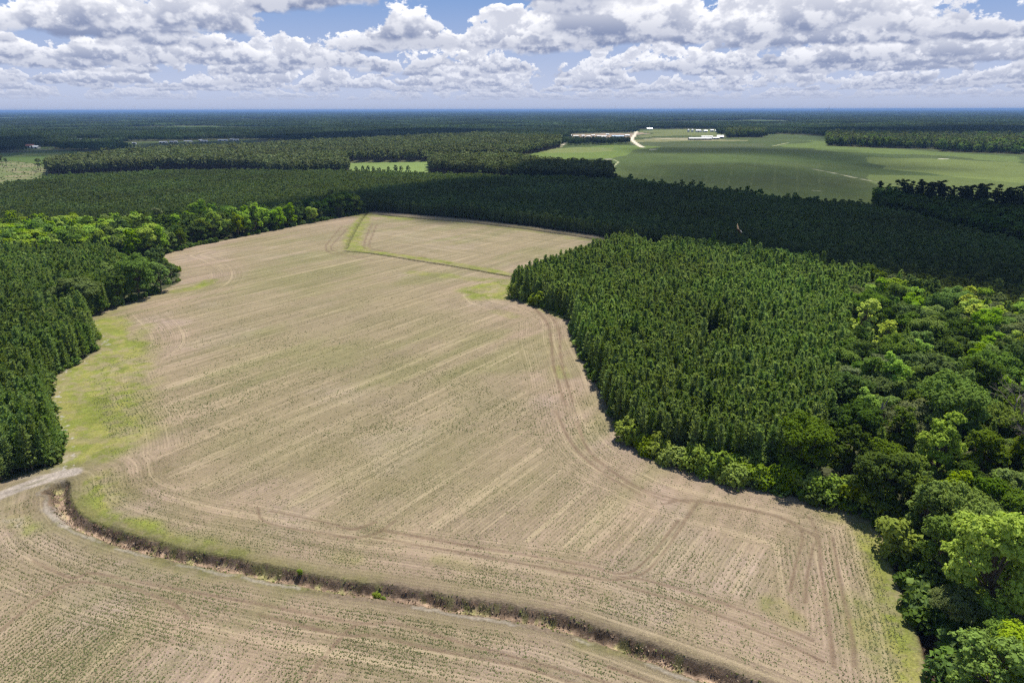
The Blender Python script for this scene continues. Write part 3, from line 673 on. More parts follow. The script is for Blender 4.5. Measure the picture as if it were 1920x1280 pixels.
def broadleaf(seed, H=17., Rr=7., nl=13, leaf=.36, dens=1.9, shape='round', lod=0, low=.25):
    r = np.random.RandomState(seed); C_, N_, S_ = [], [], []; tr = []
    th = H * r.uniform(.30, .40); nl = int(nl * 1.6)
    tr.append(tube([(0, 0, -.3), (r.uniform(-.2, .2), r.uniform(-.2, .2), th * .5), (r.uniform(-.4, .4), r.uniform(-.4, .4), th), (r.uniform(-.5, .5), 0, H * .8)], [H * .024, H * .019, H * .015, .06], 8 if lod == 0 else 5))
    for i in range(nl):
        g_ = i * 2.39996 + r.uniform(-.4, .4); q = (i + .5) / nl
        if shape == 'round': zz_ = H * (low + (0.90 - low) * (1 - q ** 1.25)); rad = Rr * (.15 + .78 * math.sqrt(max(0, 1 - ((zz_ / H - .48) / .5) ** 2))) * r.uniform(.6, 1.08) * (.35 if i == 0 else 1)
        elif shape == 'tall': zz_ = H * (low + (.95 - low) * (1 - q)); rad = Rr * (.25 + .6 * q ** .6) * r.uniform(.5, 1.1)
        else: zz_ = H * (.55 + .33 * (1 - q) * r.uniform(.6, 1.1)); rad = Rr * (.2 + .8 * q ** .5) * r.uniform(.75, 1.05)
        c_ = np.array([math.cos(g_) * rad * .80, math.sin(g_) * rad * .80, zz_ * r.uniform(.9, 1.07)])
        lr = Rr * r.uniform(.15, .37) * (.85 if shape == 'tall' else 1); fl_ = .72 if shape != 'flat' else .42
        p0 = np.array([0, 0, min(th * r.uniform(.7, 1.3), zz_ * .8)])
        if lod == 0: tr.append(tube([p0, (p0 + c_) / 2 + (0, 0, -.3), c_], [H * .010, H * .006, .03], 5))
        nsub = int([26, 12, 5][lod] * dens * (lr / 2.2) ** 1.6) + 3
        d = r.normal(size=(nsub, 3)); d[:, 2] = d[:, 2] * .8 + .25; d /= np.linalg.norm(d, axis=1, keepdims=True)
        sc = c_ + d * lr * np.array([1, 1, fl_]) * r.uniform(.55, 1.12, (nsub, 1))
        sr = r.uniform(.5, 1.0, nsub) * lr * .34
        nlf = [15, 8, 4][lod]
        dd = r.normal(size=(nsub, nlf, 3)); dd /= np.linalg.norm(dd, axis=2, keepdims=True)
        pts = sc[:, None, :] + dd * sr[:, None, None] * np.array([1.15, 1.15, .75]) * r.uniform(.45, 1.1, (nsub, nlf, 1))
        C_.append(pts.reshape(-1, 3)); N_.append((dd * .8 + d[:, None, :] * .6 + (0, 0, .75) + r.normal(size=dd.shape) * .35).reshape(-1, 3)); S_.append(r.uniform(.65, 1.35, nsub * nlf) * leaf * [1, 1.9, 3.4][lod])
    crown = quads(np.concatenate(C_), np.concatenate(N_), np.concatenate(S_), .8, r)
    return crown, join(tr)

def shrub(seed, H=4.5, Rr=3.0, leaf=.38, n=900):
    r = np.random.RandomState(seed); nb = 16; C_, N_, S_ = [], [], []
    for i in range(nb):
        a = r.uniform(0, 2 * math.pi); q = r.rand() ** .6 * Rr * .75; zt = H * (1 - (q / Rr) ** 2 * .75) * r.uniform(.6, .98); lr = r.uniform(.28, .45) * Rr * .8
        m_ = n // nb; d = r.normal(size=(m_, 3)); d[:, 2] = np.abs(d[:, 2]) * 1.1 - .5; d /= np.linalg.norm(d, axis=1, keepdims=True)
        p = np.array([math.cos(a) * q, math.sin(a) * q, zt - lr * .6]) + d * lr * r.uniform(.75, 1.15, (m_, 1)); p[:, 2] = np.maximum(p[:, 2] - (r.rand(m_) < .35) * r.rand(m_) * zt * .8, .1)
        C_.append(p); N_.append(d + (0, 0, .5) + r.normal(size=d.shape) * .3); S_.append(r.uniform(.7, 1.4, m_) * leaf)
    tr = [tube([(0, 0, -.2), (math.cos(k) * .5, math.sin(k) * .5, H * .6)], [.08, .03], 4) for k in (0, 2.1, 4.2)]
    return quads(np.concatenate(C_), np.concatenate(N_), np.concatenate(S_), .85, r), join(tr)

def dead_tree(seed, H=15., spread=.55, depth=5):
    r = np.random.RandomState(seed); parts = []; twigs = []
    def grow(p, d, L, rad, k):
        d = d / np.linalg.norm(d); m_ = p + d * L * .5 + r.normal(size=3) * L * .05; e = p + d * L
        (parts if k > 2 else twigs).append(tube([p, m_, e], [rad, rad * .8, rad * .6], 5 if k > 2 else 3))
        if k == 0: return
        for _ in range(3 if k > 1 else 4): grow(p + d * L * r.uniform(.55, 1.0), d + r.normal(size=3) * spread + (0, 0, .12), L * r.uniform(.5, .75), rad * .55, k - 1)
    grow(np.array([0, 0, -.3]), np.array([.05, 0, 1.]), H * .42, H * .018, depth)
    return join(twigs), join(parts)

def patchy(seed, size=60., n=62, hmin=11, hmax=17, mats=2):
    """a piece of far canopy: many separate crowns"""
    r = np.random.RandomState(seed); C_, N_, S_, MI = [], [], [], []
    for i in range(n):
        x, y = r.uniform(-size / 2, size / 2, 2); h = r.uniform(hmin, hmax); rr = r.uniform(2.5, 5.2); m_ = 12; con = r.rand() < .45
        if con: rr *= .62; h *= 1.1
        d = r.normal(size=(m_, 3)); d /= np.linalg.norm(d, axis=1, keepdims=True)
        p = np.stack([x + d[:, 0] * rr, y + d[:, 1] * rr, h * (.66 if not con else .6) + d[:, 2] * h * .34], 1)
        C_.append(p); N_.append(d + (0, 0, .5)); S_.append(r.uniform(.7, 1.2, m_) * (3.4 if not con else 2.6)); MI += [1 if con else 0] * m_
    V, F = quads(np.concatenate(C_), np.concatenate(N_), np.concatenate(S_), .8, r)
    return V, F, np.array(MI)

# ------------------------------------------------------------------ instanced masses
def scatter(name, pts, rz, sc, vi, variants, label):
    me = bpy.data.meshes.new(name); me.vertices.add(len(pts)); me.vertices.foreach_set('co', np.asarray(pts, np.float32).ravel())
    attr(me, 'rz', np.asarray(rz, np.float32)); attr(me, 'sc', np.asarray(sc, np.float32), 'FLOAT_VECTOR'); attr(me, 'vi', np.asarray(vi, np.int32), 'INT')
    o = obj(name, me); tag(o, label, kind='stuff')
    colv = bpy.data.collections.new(name + '_kinds')
    for i, vme in enumerate(variants):
        colv.objects.link(bpy.data.objects.new('%s_%02d' % (name, i), vme))
    nt = bpy.data.node_groups.new(name + '_nodes', 'GeometryNodeTree')
    nt.interface.new_socket('Geometry', in_out='INPUT', socket_type='NodeSocketGeometry'); nt.interface.new_socket('Geometry', in_out='OUTPUT', socket_type='NodeSocketGeometry')
    n = NT(nt); gi = n.new('NodeGroupInput'); go = n.new('NodeGroupOutput')
    iop = n.new('GeometryNodeInstanceOnPoints'); ci = n.new('GeometryNodeCollectionInfo'); ci.inputs['Collection'].default_value = colv
    ci.inputs['Separate Children'].default_value = True; ci.inputs['Reset Children'].default_value = True
    def na_(nm, dt): q = n.new('GeometryNodeInputNamedAttribute', data_type=dt); q.inputs['Name'].default_value = nm; return q.outputs['Attribute']
    n.L.new(gi.outputs[0], iop.inputs['Points']); n.L.new(ci.outputs[0], iop.inputs['Instance']); iop.inputs['Pick Instance'].default_value = True
    n.L.new(na_('vi', 'INT'), iop.inputs['Instance Index']); n.L.new(na_('sc', 'FLOAT_VECTOR'), iop.inputs['Scale'])
    cr = n.new('ShaderNodeCombineXYZ'); n.L.new(na_('rz', 'FLOAT'), cr.inputs[2]); n.L.new(cr.outputs[0], iop.inputs['Rotation'])
    n.L.new(iop.outputs[0], go.inputs[0])
    md = o.modifiers.new('scatter', 'NODES'); md.node_group = nt
    return o

def combo(name, crown, trunk, mc, mt):
    V, F = join([crown, trunk]); mi = np.concatenate([np.zeros(len(crown[1]), int), np.ones(len(trunk[1]), int)])
    return mesh_np(name, V, F, [mc, mt], mi)

def grid_points(poly_px, dx, dyy, jit, ang=0.0, ymax=6000, extra=None, r=None, keep=1.0):
    """planting grid in metres inside a surveyed stand"""
    r = r or rs; Pw = G(poly_px); Pw = Pw[Pw[:, 1] < ymax]; lo = Pw.min(0) - 30; hi = Pw.max(0) + 30; c = (lo + hi) / 2; rad = np.hypot(*(hi - lo)) / 2
    a = np.arange(-rad, rad, dx); b = np.arange(-rad, rad, dyy); gx, gy = np.meshgrid(a, b); gx = gx.ravel() + r.uniform(-1, 1, gx.size) * jit * dx; gy = gy.ravel() + r.uniform(-1, 1, gy.size) * jit * dyy
    x = c[0] + gx * math.cos(ang) - gy * math.sin(ang); y = c[1] + gx * math.sin(ang) + gy * math.cos(ang)
    ok = (y > 20) & (x > lo[0]) & (x < hi[0]) & (y > lo[1]) & (y < hi[1]) & (np.abs(x) < y * .95 + 60); x, y = x[ok], y[ok]
    px, py = PX(x, y); ok = pip(px, py, poly_px); x, y, px, py = x[ok], y[ok], px[ok], py[ok]
    if keep < 1: k = r.rand(len(x)) < keep; x, y, px, py = x[k], y[k], px[k], py[k]
    return x, y, px, py

def in_view(x, y, h=10, m=1.03):
    px, py = PX(x, y, h * .6); return (px > 960 - 960 * m) & (px < 960 + 960 * m) & (py < 1300)

# --- meshes of each kind
PINE0 = [pine(100 + i, H=r_, Rr=w_) for i, (r_, w_) in enumerate([(10.4, 1.45), (11.2, 1.55), (9.8, 1.35), (11.0, 1.3), (11.8, 1.6), (9.4, 1.45)])]
P0C = [mesh_np('pine_crown', *c, [M['pine']]) for c, t_ in PINE0]; P0T = [mesh_np('pine_trunk', *t_, [M['bark']]) for c, t_ in PINE0]
P0 = [combo('pine_mesh', c, t_, M['pine'], M['bark']) for c, t_ in PINE0]
P1 = [combo('pine_mesh_mid', *pine(120 + i, H=8.6 + .4 * i, Rr=1.7 + .08 * i, lod=1), M['pine_young'], M['bark']) for i in range(5)]
P2 = [combo('pine_mesh_far', *pine(140 + i, H=8.6 + .4 * i, Rr=1.8 + .08 * i, lod=2), M['pine_young'], M['bark']) for i in range(4)]
T1 = [combo('tall_pine_mesh', *tall_pine(200 + i, H=17 + i, lod=1), M['pine_far'], M['bark']) for i in range(4)]
T2 = [combo('tall_pine_mesh_far', *tall_pine(220 + i, H=17 + i, lod=2), M['pine_far'], M['bark']) for i in range(4)]
BSPEC = [  # name, args, material
    ('bright', dict(H=15, Rr=6.0, shape='round'), 'leaf_bright'), ('bright', dict(H=18, Rr=6.5, shape='tall', nl=16), 'leaf_bright'),
    ('mid', dict(H=17, Rr=7.5, shape='round', nl=15), 'leaf_mid'), ('mid', dict(H=14, Rr=5.5, shape='round'), 'leaf_mid'), ('mid', dict(H=19, Rr=6.0, shape='tall', nl=17), 'leaf_mid'),
    ('dark', dict(H=16, Rr=6.5, shape='round', nl=14), 'leaf_dark'), ('dark', dict(H=12, Rr=5.0, shape='round'), 'leaf_dark'),
    ('pale', dict(H=15, Rr=7.5, shape='flat', nl=15, leaf=.34, dens=1.8), 'leaf_pale'), ('mid', dict(H=15, Rr=8.0, shape='flat', nl=17, leaf=.34, dens=1.8), 'leaf_mid'),
    ('yellow', dict(H=17, Rr=5.0, shape='tall', nl=15), 'leaf_yellow')]
B0 = []; B1 = []; B2 = []
for i, (nm, kw, mt) in enumerate(BSPEC):
    c, t_ = broadleaf(300 + i, **kw); B0.append((nm, kw, mesh_np('broadleaf_crown', *c, [M[mt]]), mesh_np('broadleaf_trunk', *t_, [M['bark']])))
    B1.append(combo('broadleaf_mid', *broadleaf(320 + i, lod=1, **kw), M[mt], M['bark'])); B2.append(combo('broadleaf_far', *broadleaf(340 + i, lod=2, **kw), M[mt], M['bark']))
S0 = []
for i, (h_, r_) in enumerate([(4.5, 3.2), (5.5, 3.0), (3.5, 3.4), (6.2, 3.6)]):
    c, t_ = shrub(400 + i, h_, r_, n=1500); S0.append((mesh_np('shrub_foliage', *c, [M['leaf_hedge']]), mesh_np('shrub_stems', *t_, [M['bark']])))
S1 = [combo('undergrowth_mesh', *shrub(420 + i, 2.2, 2.0, leaf=.5, n=160), M['leaf_dark' if i else 'leaf_mid'], M['bark']) for i in range(3)]

def plant(name, x, y, cm, tm, rz, s, label, cat, group=None, pn=('crown', 'trunk'), z=0.0):
    e = obj(name, None, None, (x, y, z)); e.empty_display_size = 1; e.rotation_euler = (0, 0, rz); e.scale = (s[0], s[0], s[1])
    tag(e, label, cat, group)
    obj(pn[0], cm, e); obj(pn[1], tm, e); return e

# ================================================================== PINES, near the camera: each its own object
r = np.random.RandomState(5)
ra = R(-14)
xr, yr, pxr, pyr = grid_points(rstand_px, 2.1, 2.05, .34, ra, r=r, keep=.97)
xl, yl, pxl, pyl = grid_points(lstand_px, 2.1, 2.05, .34, R(35), r=r, keep=.97)
gap = fbm(xr, yr, 1 / 25., 3, 81); k = gap > .27; xr, yr = xr[k], yr[k]
okr = in_view(xr, yr, 11, 1.06); xr, yr = xr[okr], yr[okr]; okl = in_view(xl, yl, 11, 1.08); xl, yl = xl[okl], yl[okl]
def split(x, y, n):
    vis = in_view(x, y, 11, 1.0); d = np.hypot(x, y) + np.where(vis, 0, 1e4); o = np.argsort(d); return o[:n], o[n:]
ir, rr_ = split(xr, yr, 170); il, rl_ = split(xl, yl, 125)
def hvar(x, y): return .92 + .18 * fbm(x, y, 1 / 30., 3, 82)
for (xx, yy, ii, lab, grp) in [(xr, yr, ir, 'dark green conical pine in the front rows of the stand right of the field', 'pines in the front rows of the right stand'),
                               (xl, yl, il, 'dark green conical pine in the front rows of the stand above the sandy road', 'pines in the front rows of the left stand')]:
    for i in ii:
        v = r.randint(len(P0C)); s = hvar(xx[i], yy[i]) * r.uniform(.90, 1.10)
        plant('pine_tree', xx[i], yy[i], P0C[v], P0T[v], r.uniform(0, 6.28), (s * r.uniform(.95, 1.15), s), lab, 'pine tree', grp)
def mass(name, x, y, variants, label, smin=.85, smax=1.15, hv=True, z=0, wide=1.0):
    n = len(x); s = r.uniform(smin, smax, n) * (hvar(x, y) if hv else 1); s = s * np.where(r.rand(n) < .03, 1.22, 1.0); sx = s * r.uniform(.9, 1.15, n) * wide
    return scatter(name, np.stack([x, y, np.full(n, z)], 1), r.uniform(0, 6.28, n), np.stack([sx, sx, s], 1), r.randint(0, len(variants), n), variants, label)
mass('pine_stand', np.concatenate([xr[rr_], xl[rl_]]), np.concatenate([yr[rr_], yl[rl_]]), P0, 'dense young pines filling the two stands beside the bare field')

# ================================================================== young plantation behind the field
xp, yp, pxp, pyp = grid_points(plant_px, 2.6, 2.5, .30, R(8), r=r, keep=.96)
k = ~pip(pxp, pyp, lane_px) & in_view(xp, yp, 9); dd_, _ = dist(xp, yp, road_back); k &= dd_ > 3.0; d2_, _ = dist(xp, yp, ditch_back); k &= d2_ > 3.2
xp, yp = xp[k], yp[k]; d = np.hypot(xp, yp); nr = d < 620
mass('pine_plantation', xp[nr], yp[nr], P1, 'even young pine plantation behind the bare field', .8, 1.05)
k2 = ~nr & (r.rand(len(d)) < .8)
mass('pine_plantation', xp[k2], yp[k2], P2, 'far part of the even young pine plantation', .8, 1.1, wide=1.15)

# ================================================================== tall stands farther off
TX, TY = [], []
for P in (TA1, TA2, TC): a_, b_, _, _ = grid_points(P, 4.4, 4.4, .4, .2, r=r); TX.append(a_); TY.append(b_)
a_, b_, pa, pb = grid_points(TB, 5.5, 5.5, .4, .1, r=r)
comb = (pb > 299.5) & (pa > 640) & (pa < 800) & ((np.abs((a_ + 400) % 26 - 13) < 5)); TX.append(a_[~comb]); TY.append(b_[~comb])
TX = np.concatenate(TX); TY = np.concatenate(TY); k = in_view(TX, TY, 18); TX, TY = TX[k], TY[k]
nr = TY < 1000
mass('tall_pine_stand', TX[nr], TY[nr], T1, 'tall thinned pine stands beyond the plantation', .75, .98, False, wide=1.15)
mass('tall_pine_stand', TX[~nr], TY[~nr], T2, 'tall pine stands in the distance beyond the green strip', .75, 1.0, False, wide=1.25)

# ================================================================== far forest to the horizon
FA = []
pm = [mesh_np('canopy_mesh', *(lambda q: (q[0], q[1]))(q), [M['leaf_far'], M['pine_canopy']], q[2]) for q in [patchy(500 + i) for i in range(5)]]
def far_pts(r0, r1, step, clear):
    xs_, ys_ = np.meshgrid(np.arange(-r1 * .82, r1 * .82, step), np.arange(r0 * .8, r1, step)); xs_ = xs_.ravel() + r.uniform(-.3, .3, xs_.size) * step; ys_ = ys_.ravel() + r.uniform(-.3, .3, ys_.size) * step
    dd = np.hypot(xs_, ys_); px, py = PX(xs_, ys_); k = (ys_ > 300) & (np.abs(xs_) < ys_ * .80) & (dd >= r0) & (dd < r1); xs_, ys_, px, py = xs_[k], ys_[k], px[k], py[k]
    line = np.interp(px, far_line[:, 0], far_line[:, 1]); k = py < line
    hk = np.zeros(len(xs_), bool)
    for P in hedges_px: hk |= pip(px, py, P)
    for P in open_px + [TB, T_isl, T_small]: k &= ~pip(px, py, P)
    if clear: k &= ~((fbm(xs_ / 1.8, ys_, 1 / 800., 3, 91) > .62) & (ys_ > 3000))
    return xs_[k | hk], ys_[k | hk]
x1, y1 = far_pts(1000, 3200, 42, False); x2, y2 = far_pts(3200, 8000, 75, True); x3, y3 = far_pts(8000, 20000, 230, True); x4, y4 = far_pts(20000, 56000, 480, True)
hv1 = lambda x, y: .62 + .75 * fbm(x, y, 1 / 260., 3, 92)
def fmass(x, y, sx, lab):
    n = len(x); s = hv1(x, y); sc = np.stack([np.full(n, sx), np.full(n, sx), s], 1)
    return scatter('far_forest', np.stack([x, y, np.zeros(n)], 1), r.uniform(0, 6.28, n), sc, r.randint(0, len(pm), n), pm, lab)
fmass(x1, y1, .8, 'mixed woodland beyond the fields'); fmass(x2, y2, 1.45, 'distant unbroken woodland'); fmass(x3, y3, 4.2, 'blue wooded plain far off'); fmass(x4, y4, 8.6, 'last woods on the horizon')
xi, yi = [], []
for P, s_ in ((T_isl, 9.), (T_small, 8.)):
    a_, b_, _, _ = grid_points(P, s_, s_, .45, .3, r=r); xi.append(a_); yi.append(b_)
xi = np.concatenate(xi); yi = np.concatenate(yi)
mass('woodland', xi, yi, B2[2:7] + T2, 'woodland bordering the right hand crop fields', .8, 1.25, False, wide=1.1)

def where(px, py, marks):
    """names the nearest landmark and the side of it a thing stands on"""
    d = [np.hypot(px - a, (py - b) * 2.0) for a, b, _ in marks]; i = int(np.argmin(d)); a, b, nm = marks[i]; dx, dy = px - a, (py - b) * 2.0
    side = ('left of' if dx < 0 else 'right of') if abs(dx) > abs(dy) else ('beyond' if dy < 0 else 'nearer than')
    return '%s %s' % (side, nm)
BELT_MARKS = [(138, 432, 'the lone thin tree over the belt'), (264, 434, 'the greyish tree of the belt'), (375, 424, 'the tall bright tree of the belt'), (478, 436, 'the tall dark field-edge pine'),
              (545, 423, 'the bright-topped field-edge tree'), (640, 402, 'the lone pine over the shaded corner'), (290, 482, 'the clump jutting into the field'), (30, 470, 'the belt end at the left picture edge')]
WOOD_MARKS = [(1845, 1180, 'the largest bright green tree'), (1720, 1085, 'the tree leaning over the right ditch'), (1745, 925, 'the tree with upswept boughs'), (1770, 850, 'the big rounded tree'),
              (1850, 745, 'the feathery umbrella-crowned tree'), (1610, 660, 'the yellow-green pair of trees'), (1600, 590, 'the olive flat-topped tree'), (1632, 850, 'the bare broken trunk'),
              (1885, 850, 'the leafless dead trees'), (1590, 905, 'the hedge of bright shrubs'), (1880, 640, 'the shaded plantation edge at the right'), (1740, 600, 'the shaded plantation edge')]
def size_word(s): return 'tall' if s > .93 else ('low' if s < .78 else 'middling')
# ================================================================== broadleaf belt left of the field, individuals
def tree_label(nm): return {'bright': 'bright green', 'mid': 'mid green', 'dark': 'dark green', 'pale': 'pale grey-green', 'yellow': 'yellow-green'}[nm]
def put_broad(x, y, v, s, lab, grp=None, name='broadleaf_tree'):
    nm, kw, cm, tm = B0[v]; return plant(name, x, y, cm, tm, r.uniform(0, 6.28), (s * r.uniform(.92, 1.1), s * r.uniform(.9, 1.08)), lab, 'broadleaf tree', grp)
xb, yb, pxb, pyb = grid_points(band_px, 7.0, 7.0, .42, .3, r=r); k = in_view(xb, yb, 12, 1.03); xb, yb, pxb, pyb = xb[k], yb[k], pxb[k], pyb[k]
o = np.argsort(np.hypot(xb, yb)); restx, resty = [], []
db_, _ = dist(xb, yb, left_edge)
front = db_ < 9
nI = 0; LX, LY = [], []
pinefrac = fbm(xb, yb, 1 / 30., 3, 93)
for i in o:
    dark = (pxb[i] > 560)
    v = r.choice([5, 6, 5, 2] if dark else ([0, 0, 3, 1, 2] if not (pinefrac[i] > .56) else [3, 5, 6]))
    if front[i] and nI < 75:
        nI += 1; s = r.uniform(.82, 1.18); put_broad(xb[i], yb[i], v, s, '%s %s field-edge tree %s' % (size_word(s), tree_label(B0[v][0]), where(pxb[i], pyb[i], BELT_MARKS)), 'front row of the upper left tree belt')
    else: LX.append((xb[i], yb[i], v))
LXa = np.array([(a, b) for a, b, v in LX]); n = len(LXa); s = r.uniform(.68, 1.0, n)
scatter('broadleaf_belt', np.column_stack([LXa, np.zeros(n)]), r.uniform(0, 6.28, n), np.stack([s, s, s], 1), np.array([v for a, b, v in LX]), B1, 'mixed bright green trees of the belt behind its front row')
# pines and shrubs mixed into the belt
k = r.rand(len(xb)) < .30; mass('young_pines', xb[k] + 3, yb[k] - 2, P1, 'young pines mixed into the upper left belt', .9, 1.1)
# edge cluster of the left stand
for a_, b_, v, s, lab in [(150, 592, 7, 1.0, 'broad pale grey-green tree with an open crown, rising over the left pine stand'), (218, 572, 5, .72, 'dark rounded tree between the pale open tree and the edge clump on the left'),
                          (262, 558, 2, .92, 'largest mid green tree of the clump jutting into the field on the left'), (302, 545, 3, .85, 'green tree at the very tip of the clump jutting into the field'),
                          (240, 545, 6, .9, 'dark tree at the back of the left field clump'), (190, 585, 6, .55, 'small dark tree at the foot of the pale open tree'), (282, 538, 5, .75, 'dark tree behind the tip of the left field clump'),
                          (322, 528, 6, .62, 'low dark tree closing the far side of the left field clump'),
                          (205, 545, 3, .8, 'green tree between the pale open tree and the back of the left field clump'), (268, 520, 6, .85, 'dark tree on the far side of the left field clump'), (295, 515, 5, .72, 'dark rounded tree behind the left field clump, towards the belt'), (232, 515, 3, .8, 'mid green tree behind the left field clump, next to the pines'), (178, 560, 2, .6, 'mid green tree hidden behind the pale open tree')]:
    c_ = G([(a_, b_)])[0]; put_broad(c_[0], c_[1], v, s * 1.18, lab)
# single taller trees standing above the belt
for a_, b_, v, s, lab in [(138, 432, 3, .8, 'lone thin green tree standing over the belt, nearest the left picture edge'), (192, 436, 6, .9, 'round dark tree standing over the belt left of the pine pair'), (264, 434, 7, .75, 'round greyish tree at the back of the upper left belt'),
                          (375, 424, 0, 1.05, 'tall bright green tree at the back of the upper left belt'), (360, 432, 0, .8, 'bright rounded tree just in front of the tall bright one in the upper left belt'),
                          (545, 423, 1, .78, 'bright-topped tree among dark ones on the upper left field edge'), (520, 428, 0, .85, 'lit green tree beside the bright-topped one on the upper left field edge'), (585, 416, 0, .7, 'last sunlit tree before the shaded corner of the upper left field edge')]:
    c_ = G([(a_, b_)])[0]; put_broad(c_[0], c_[1], v, s * 1.22, lab)
TP = [tall_pine(240 + i, H=17 + i, lod=0) for i in range(3)]; TPm = [(mesh_np('tall_pine_crown', *c, [M['pine_far']]), mesh_np('tall_pine_trunk', *t_, [M['bark']])) for c, t_ in TP]
for a_, b_, s, lab in [(300, 436, 1.0, 'tall loose pine standing over the upper left belt'), (478, 436, 1.0, 'tall dark pine on the upper left field edge'), (625, 402, 1.05, 'single tall dark pine above the shaded field corner'), (490, 432, .8, 'shorter pine right beside the tall dark pine on the upper left field edge')]:
    c_ = G([(a_, b_)])[0]; v = r.randint(3); plant('pine_tree', c_[0], c_[1], TPm[v][0], TPm[v][1], r.uniform(0, 6), (s * 1.2, s), lab, 'pine tree')

# ================================================================== right hand wood: individuals
xw, yw, pxw, pyw = grid_points(rwood_px, 6.6, 6.6, .42, .5, r=r); k = in_view(xw, yw, 18, 1.06); xw, yw, pxw, pyw = xw[k], yw[k], pxw[k], pyw[k]
special = [(1835, 1165, 0, 1.32, 'largest bright green tree, at the right picture edge beside the field corner'), (1752, 1090, 3, .9, 'green tree leaning over the ditch at the right field edge'),
           (1745, 925, 1, .98, 'broad sunlit green tree with upswept boughs, above the field corner'), (1770, 850, 2, 1.15, 'big rounded green tree in the middle of the right wood'),
           (1850, 745, 8, 1.05, 'wide feathery umbrella-crowned tree in the upper right wood'), (1612, 655, 9, 1.28, 'tall yellow-green tree, brightest at the upper edge of the right wood'), (1648, 690, 9, .98, 'shorter yellow-green tree right of the brightest one'),
           (1600, 590, 7, .75, 'olive flat-topped tree where the pine stand meets the right wood'), (1640, 730, 7, .85, 'pale rounded tree below the yellow-green pair'), (1640, 960, 5, .9, 'dark green tree closing the corner of the field'),
           (1840, 1340, 3, 1.05, 'mid green tree at the bottom right corner of the picture, by the ditch'), (1900, 1330, 0, .95, 'bright green tree cut by the bottom right corner of the picture'), (1590, 905, 6, 1.1, 'dark layered tree behind the shrubs right of the pine stand')]
sxy = np.array([G([(a, b)])[0] for a, b, *_ in special])
cnt = 0; RW = []
dsun = np.array([np.hypot(xw[i] - sxy[:, 0], yw[i] - sxy[:, 1]).min() for i in range(len(xw))])
o = np.argsort(np.hypot(xw, yw))
for i in o:
    if dsun[i] < 5.5: continue
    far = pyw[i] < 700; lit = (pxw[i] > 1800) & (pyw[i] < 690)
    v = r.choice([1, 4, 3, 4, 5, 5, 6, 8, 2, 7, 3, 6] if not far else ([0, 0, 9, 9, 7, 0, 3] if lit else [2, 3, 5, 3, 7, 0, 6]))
    if cnt < 205:
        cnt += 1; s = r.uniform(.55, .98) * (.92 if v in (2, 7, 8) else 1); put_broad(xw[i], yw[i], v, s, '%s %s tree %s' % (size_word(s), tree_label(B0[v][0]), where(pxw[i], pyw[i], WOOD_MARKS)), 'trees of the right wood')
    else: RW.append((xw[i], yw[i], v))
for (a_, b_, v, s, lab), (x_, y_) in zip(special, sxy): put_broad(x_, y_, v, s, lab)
if RW:
    A_ = np.array([(a, b) for a, b, v in RW]); n = len(A_); s = r.uniform(.6, .9, n)
    scatter('broadleaf_wood', np.column_stack([A_, np.zeros(n)]), r.uniform(0, 6.28, n), np.stack([s, s, s], 1), np.array([v for a, b, v in RW]), B1, 'far side of the right hand wood')
k = (r.rand(len(xw)) < .55) & (pyw < 900); mass('young_pines', xw[k] + 3.5, yw[k] + 2, P0, 'pines mixed into the right hand wood', .9, 1.15)
# dead and bare trees
DT = [dead_tree(600, 17), dead_tree(601, 13), dead_tree(602, 15, .45)]; DTm = [(mesh_np('twigs', *c, [M['bark_dead']]), mesh_np('dead_trunk', *t_, [M['bark_dead']])) for c, t_ in DT]
for a_, b_, v, s, lab in [(1885, 850, 0, 1.15, 'leafless grey-pink dead tree at the right edge of the wood'), (1850, 905, 1, 1.0, 'smaller leafless dead tree below the large dead one'), (1905, 880, 2, 1.0, 'dead forked tree with a white broken limb at the right picture edge')]:
    c_ = G([(a_, b_)])[0]; plant('dead_tree', c_[0], c_[1], DTm[v][0], DTm[v][1], r.uniform(0, 6), (s, s), lab, 'dead tree', pn=('branches', 'trunk'))
c_ = G([(1632, 850)])[0]; sn = join([tube([(0, 0, 0), (.2, 0, 6), (.5, 0, 11), (.7, .1, 13.5)], [.42, .36, .3, .16], 7), tube([(.5, 0, 11), (1.6, .3, 13), (2.1, .3, 15)], [.17, .1, .03], 5), tube([(.3, 0, 8), (-.9, .4, 9.2)], [.12, .04], 4)])
tag(obj('tree_snag', mesh_np('snag', *sn, [M['bark_dead']]), None, (c_[0], c_[1], 0)), 'bare broken grey-brown trunk standing in the right wood', 'dead tree')

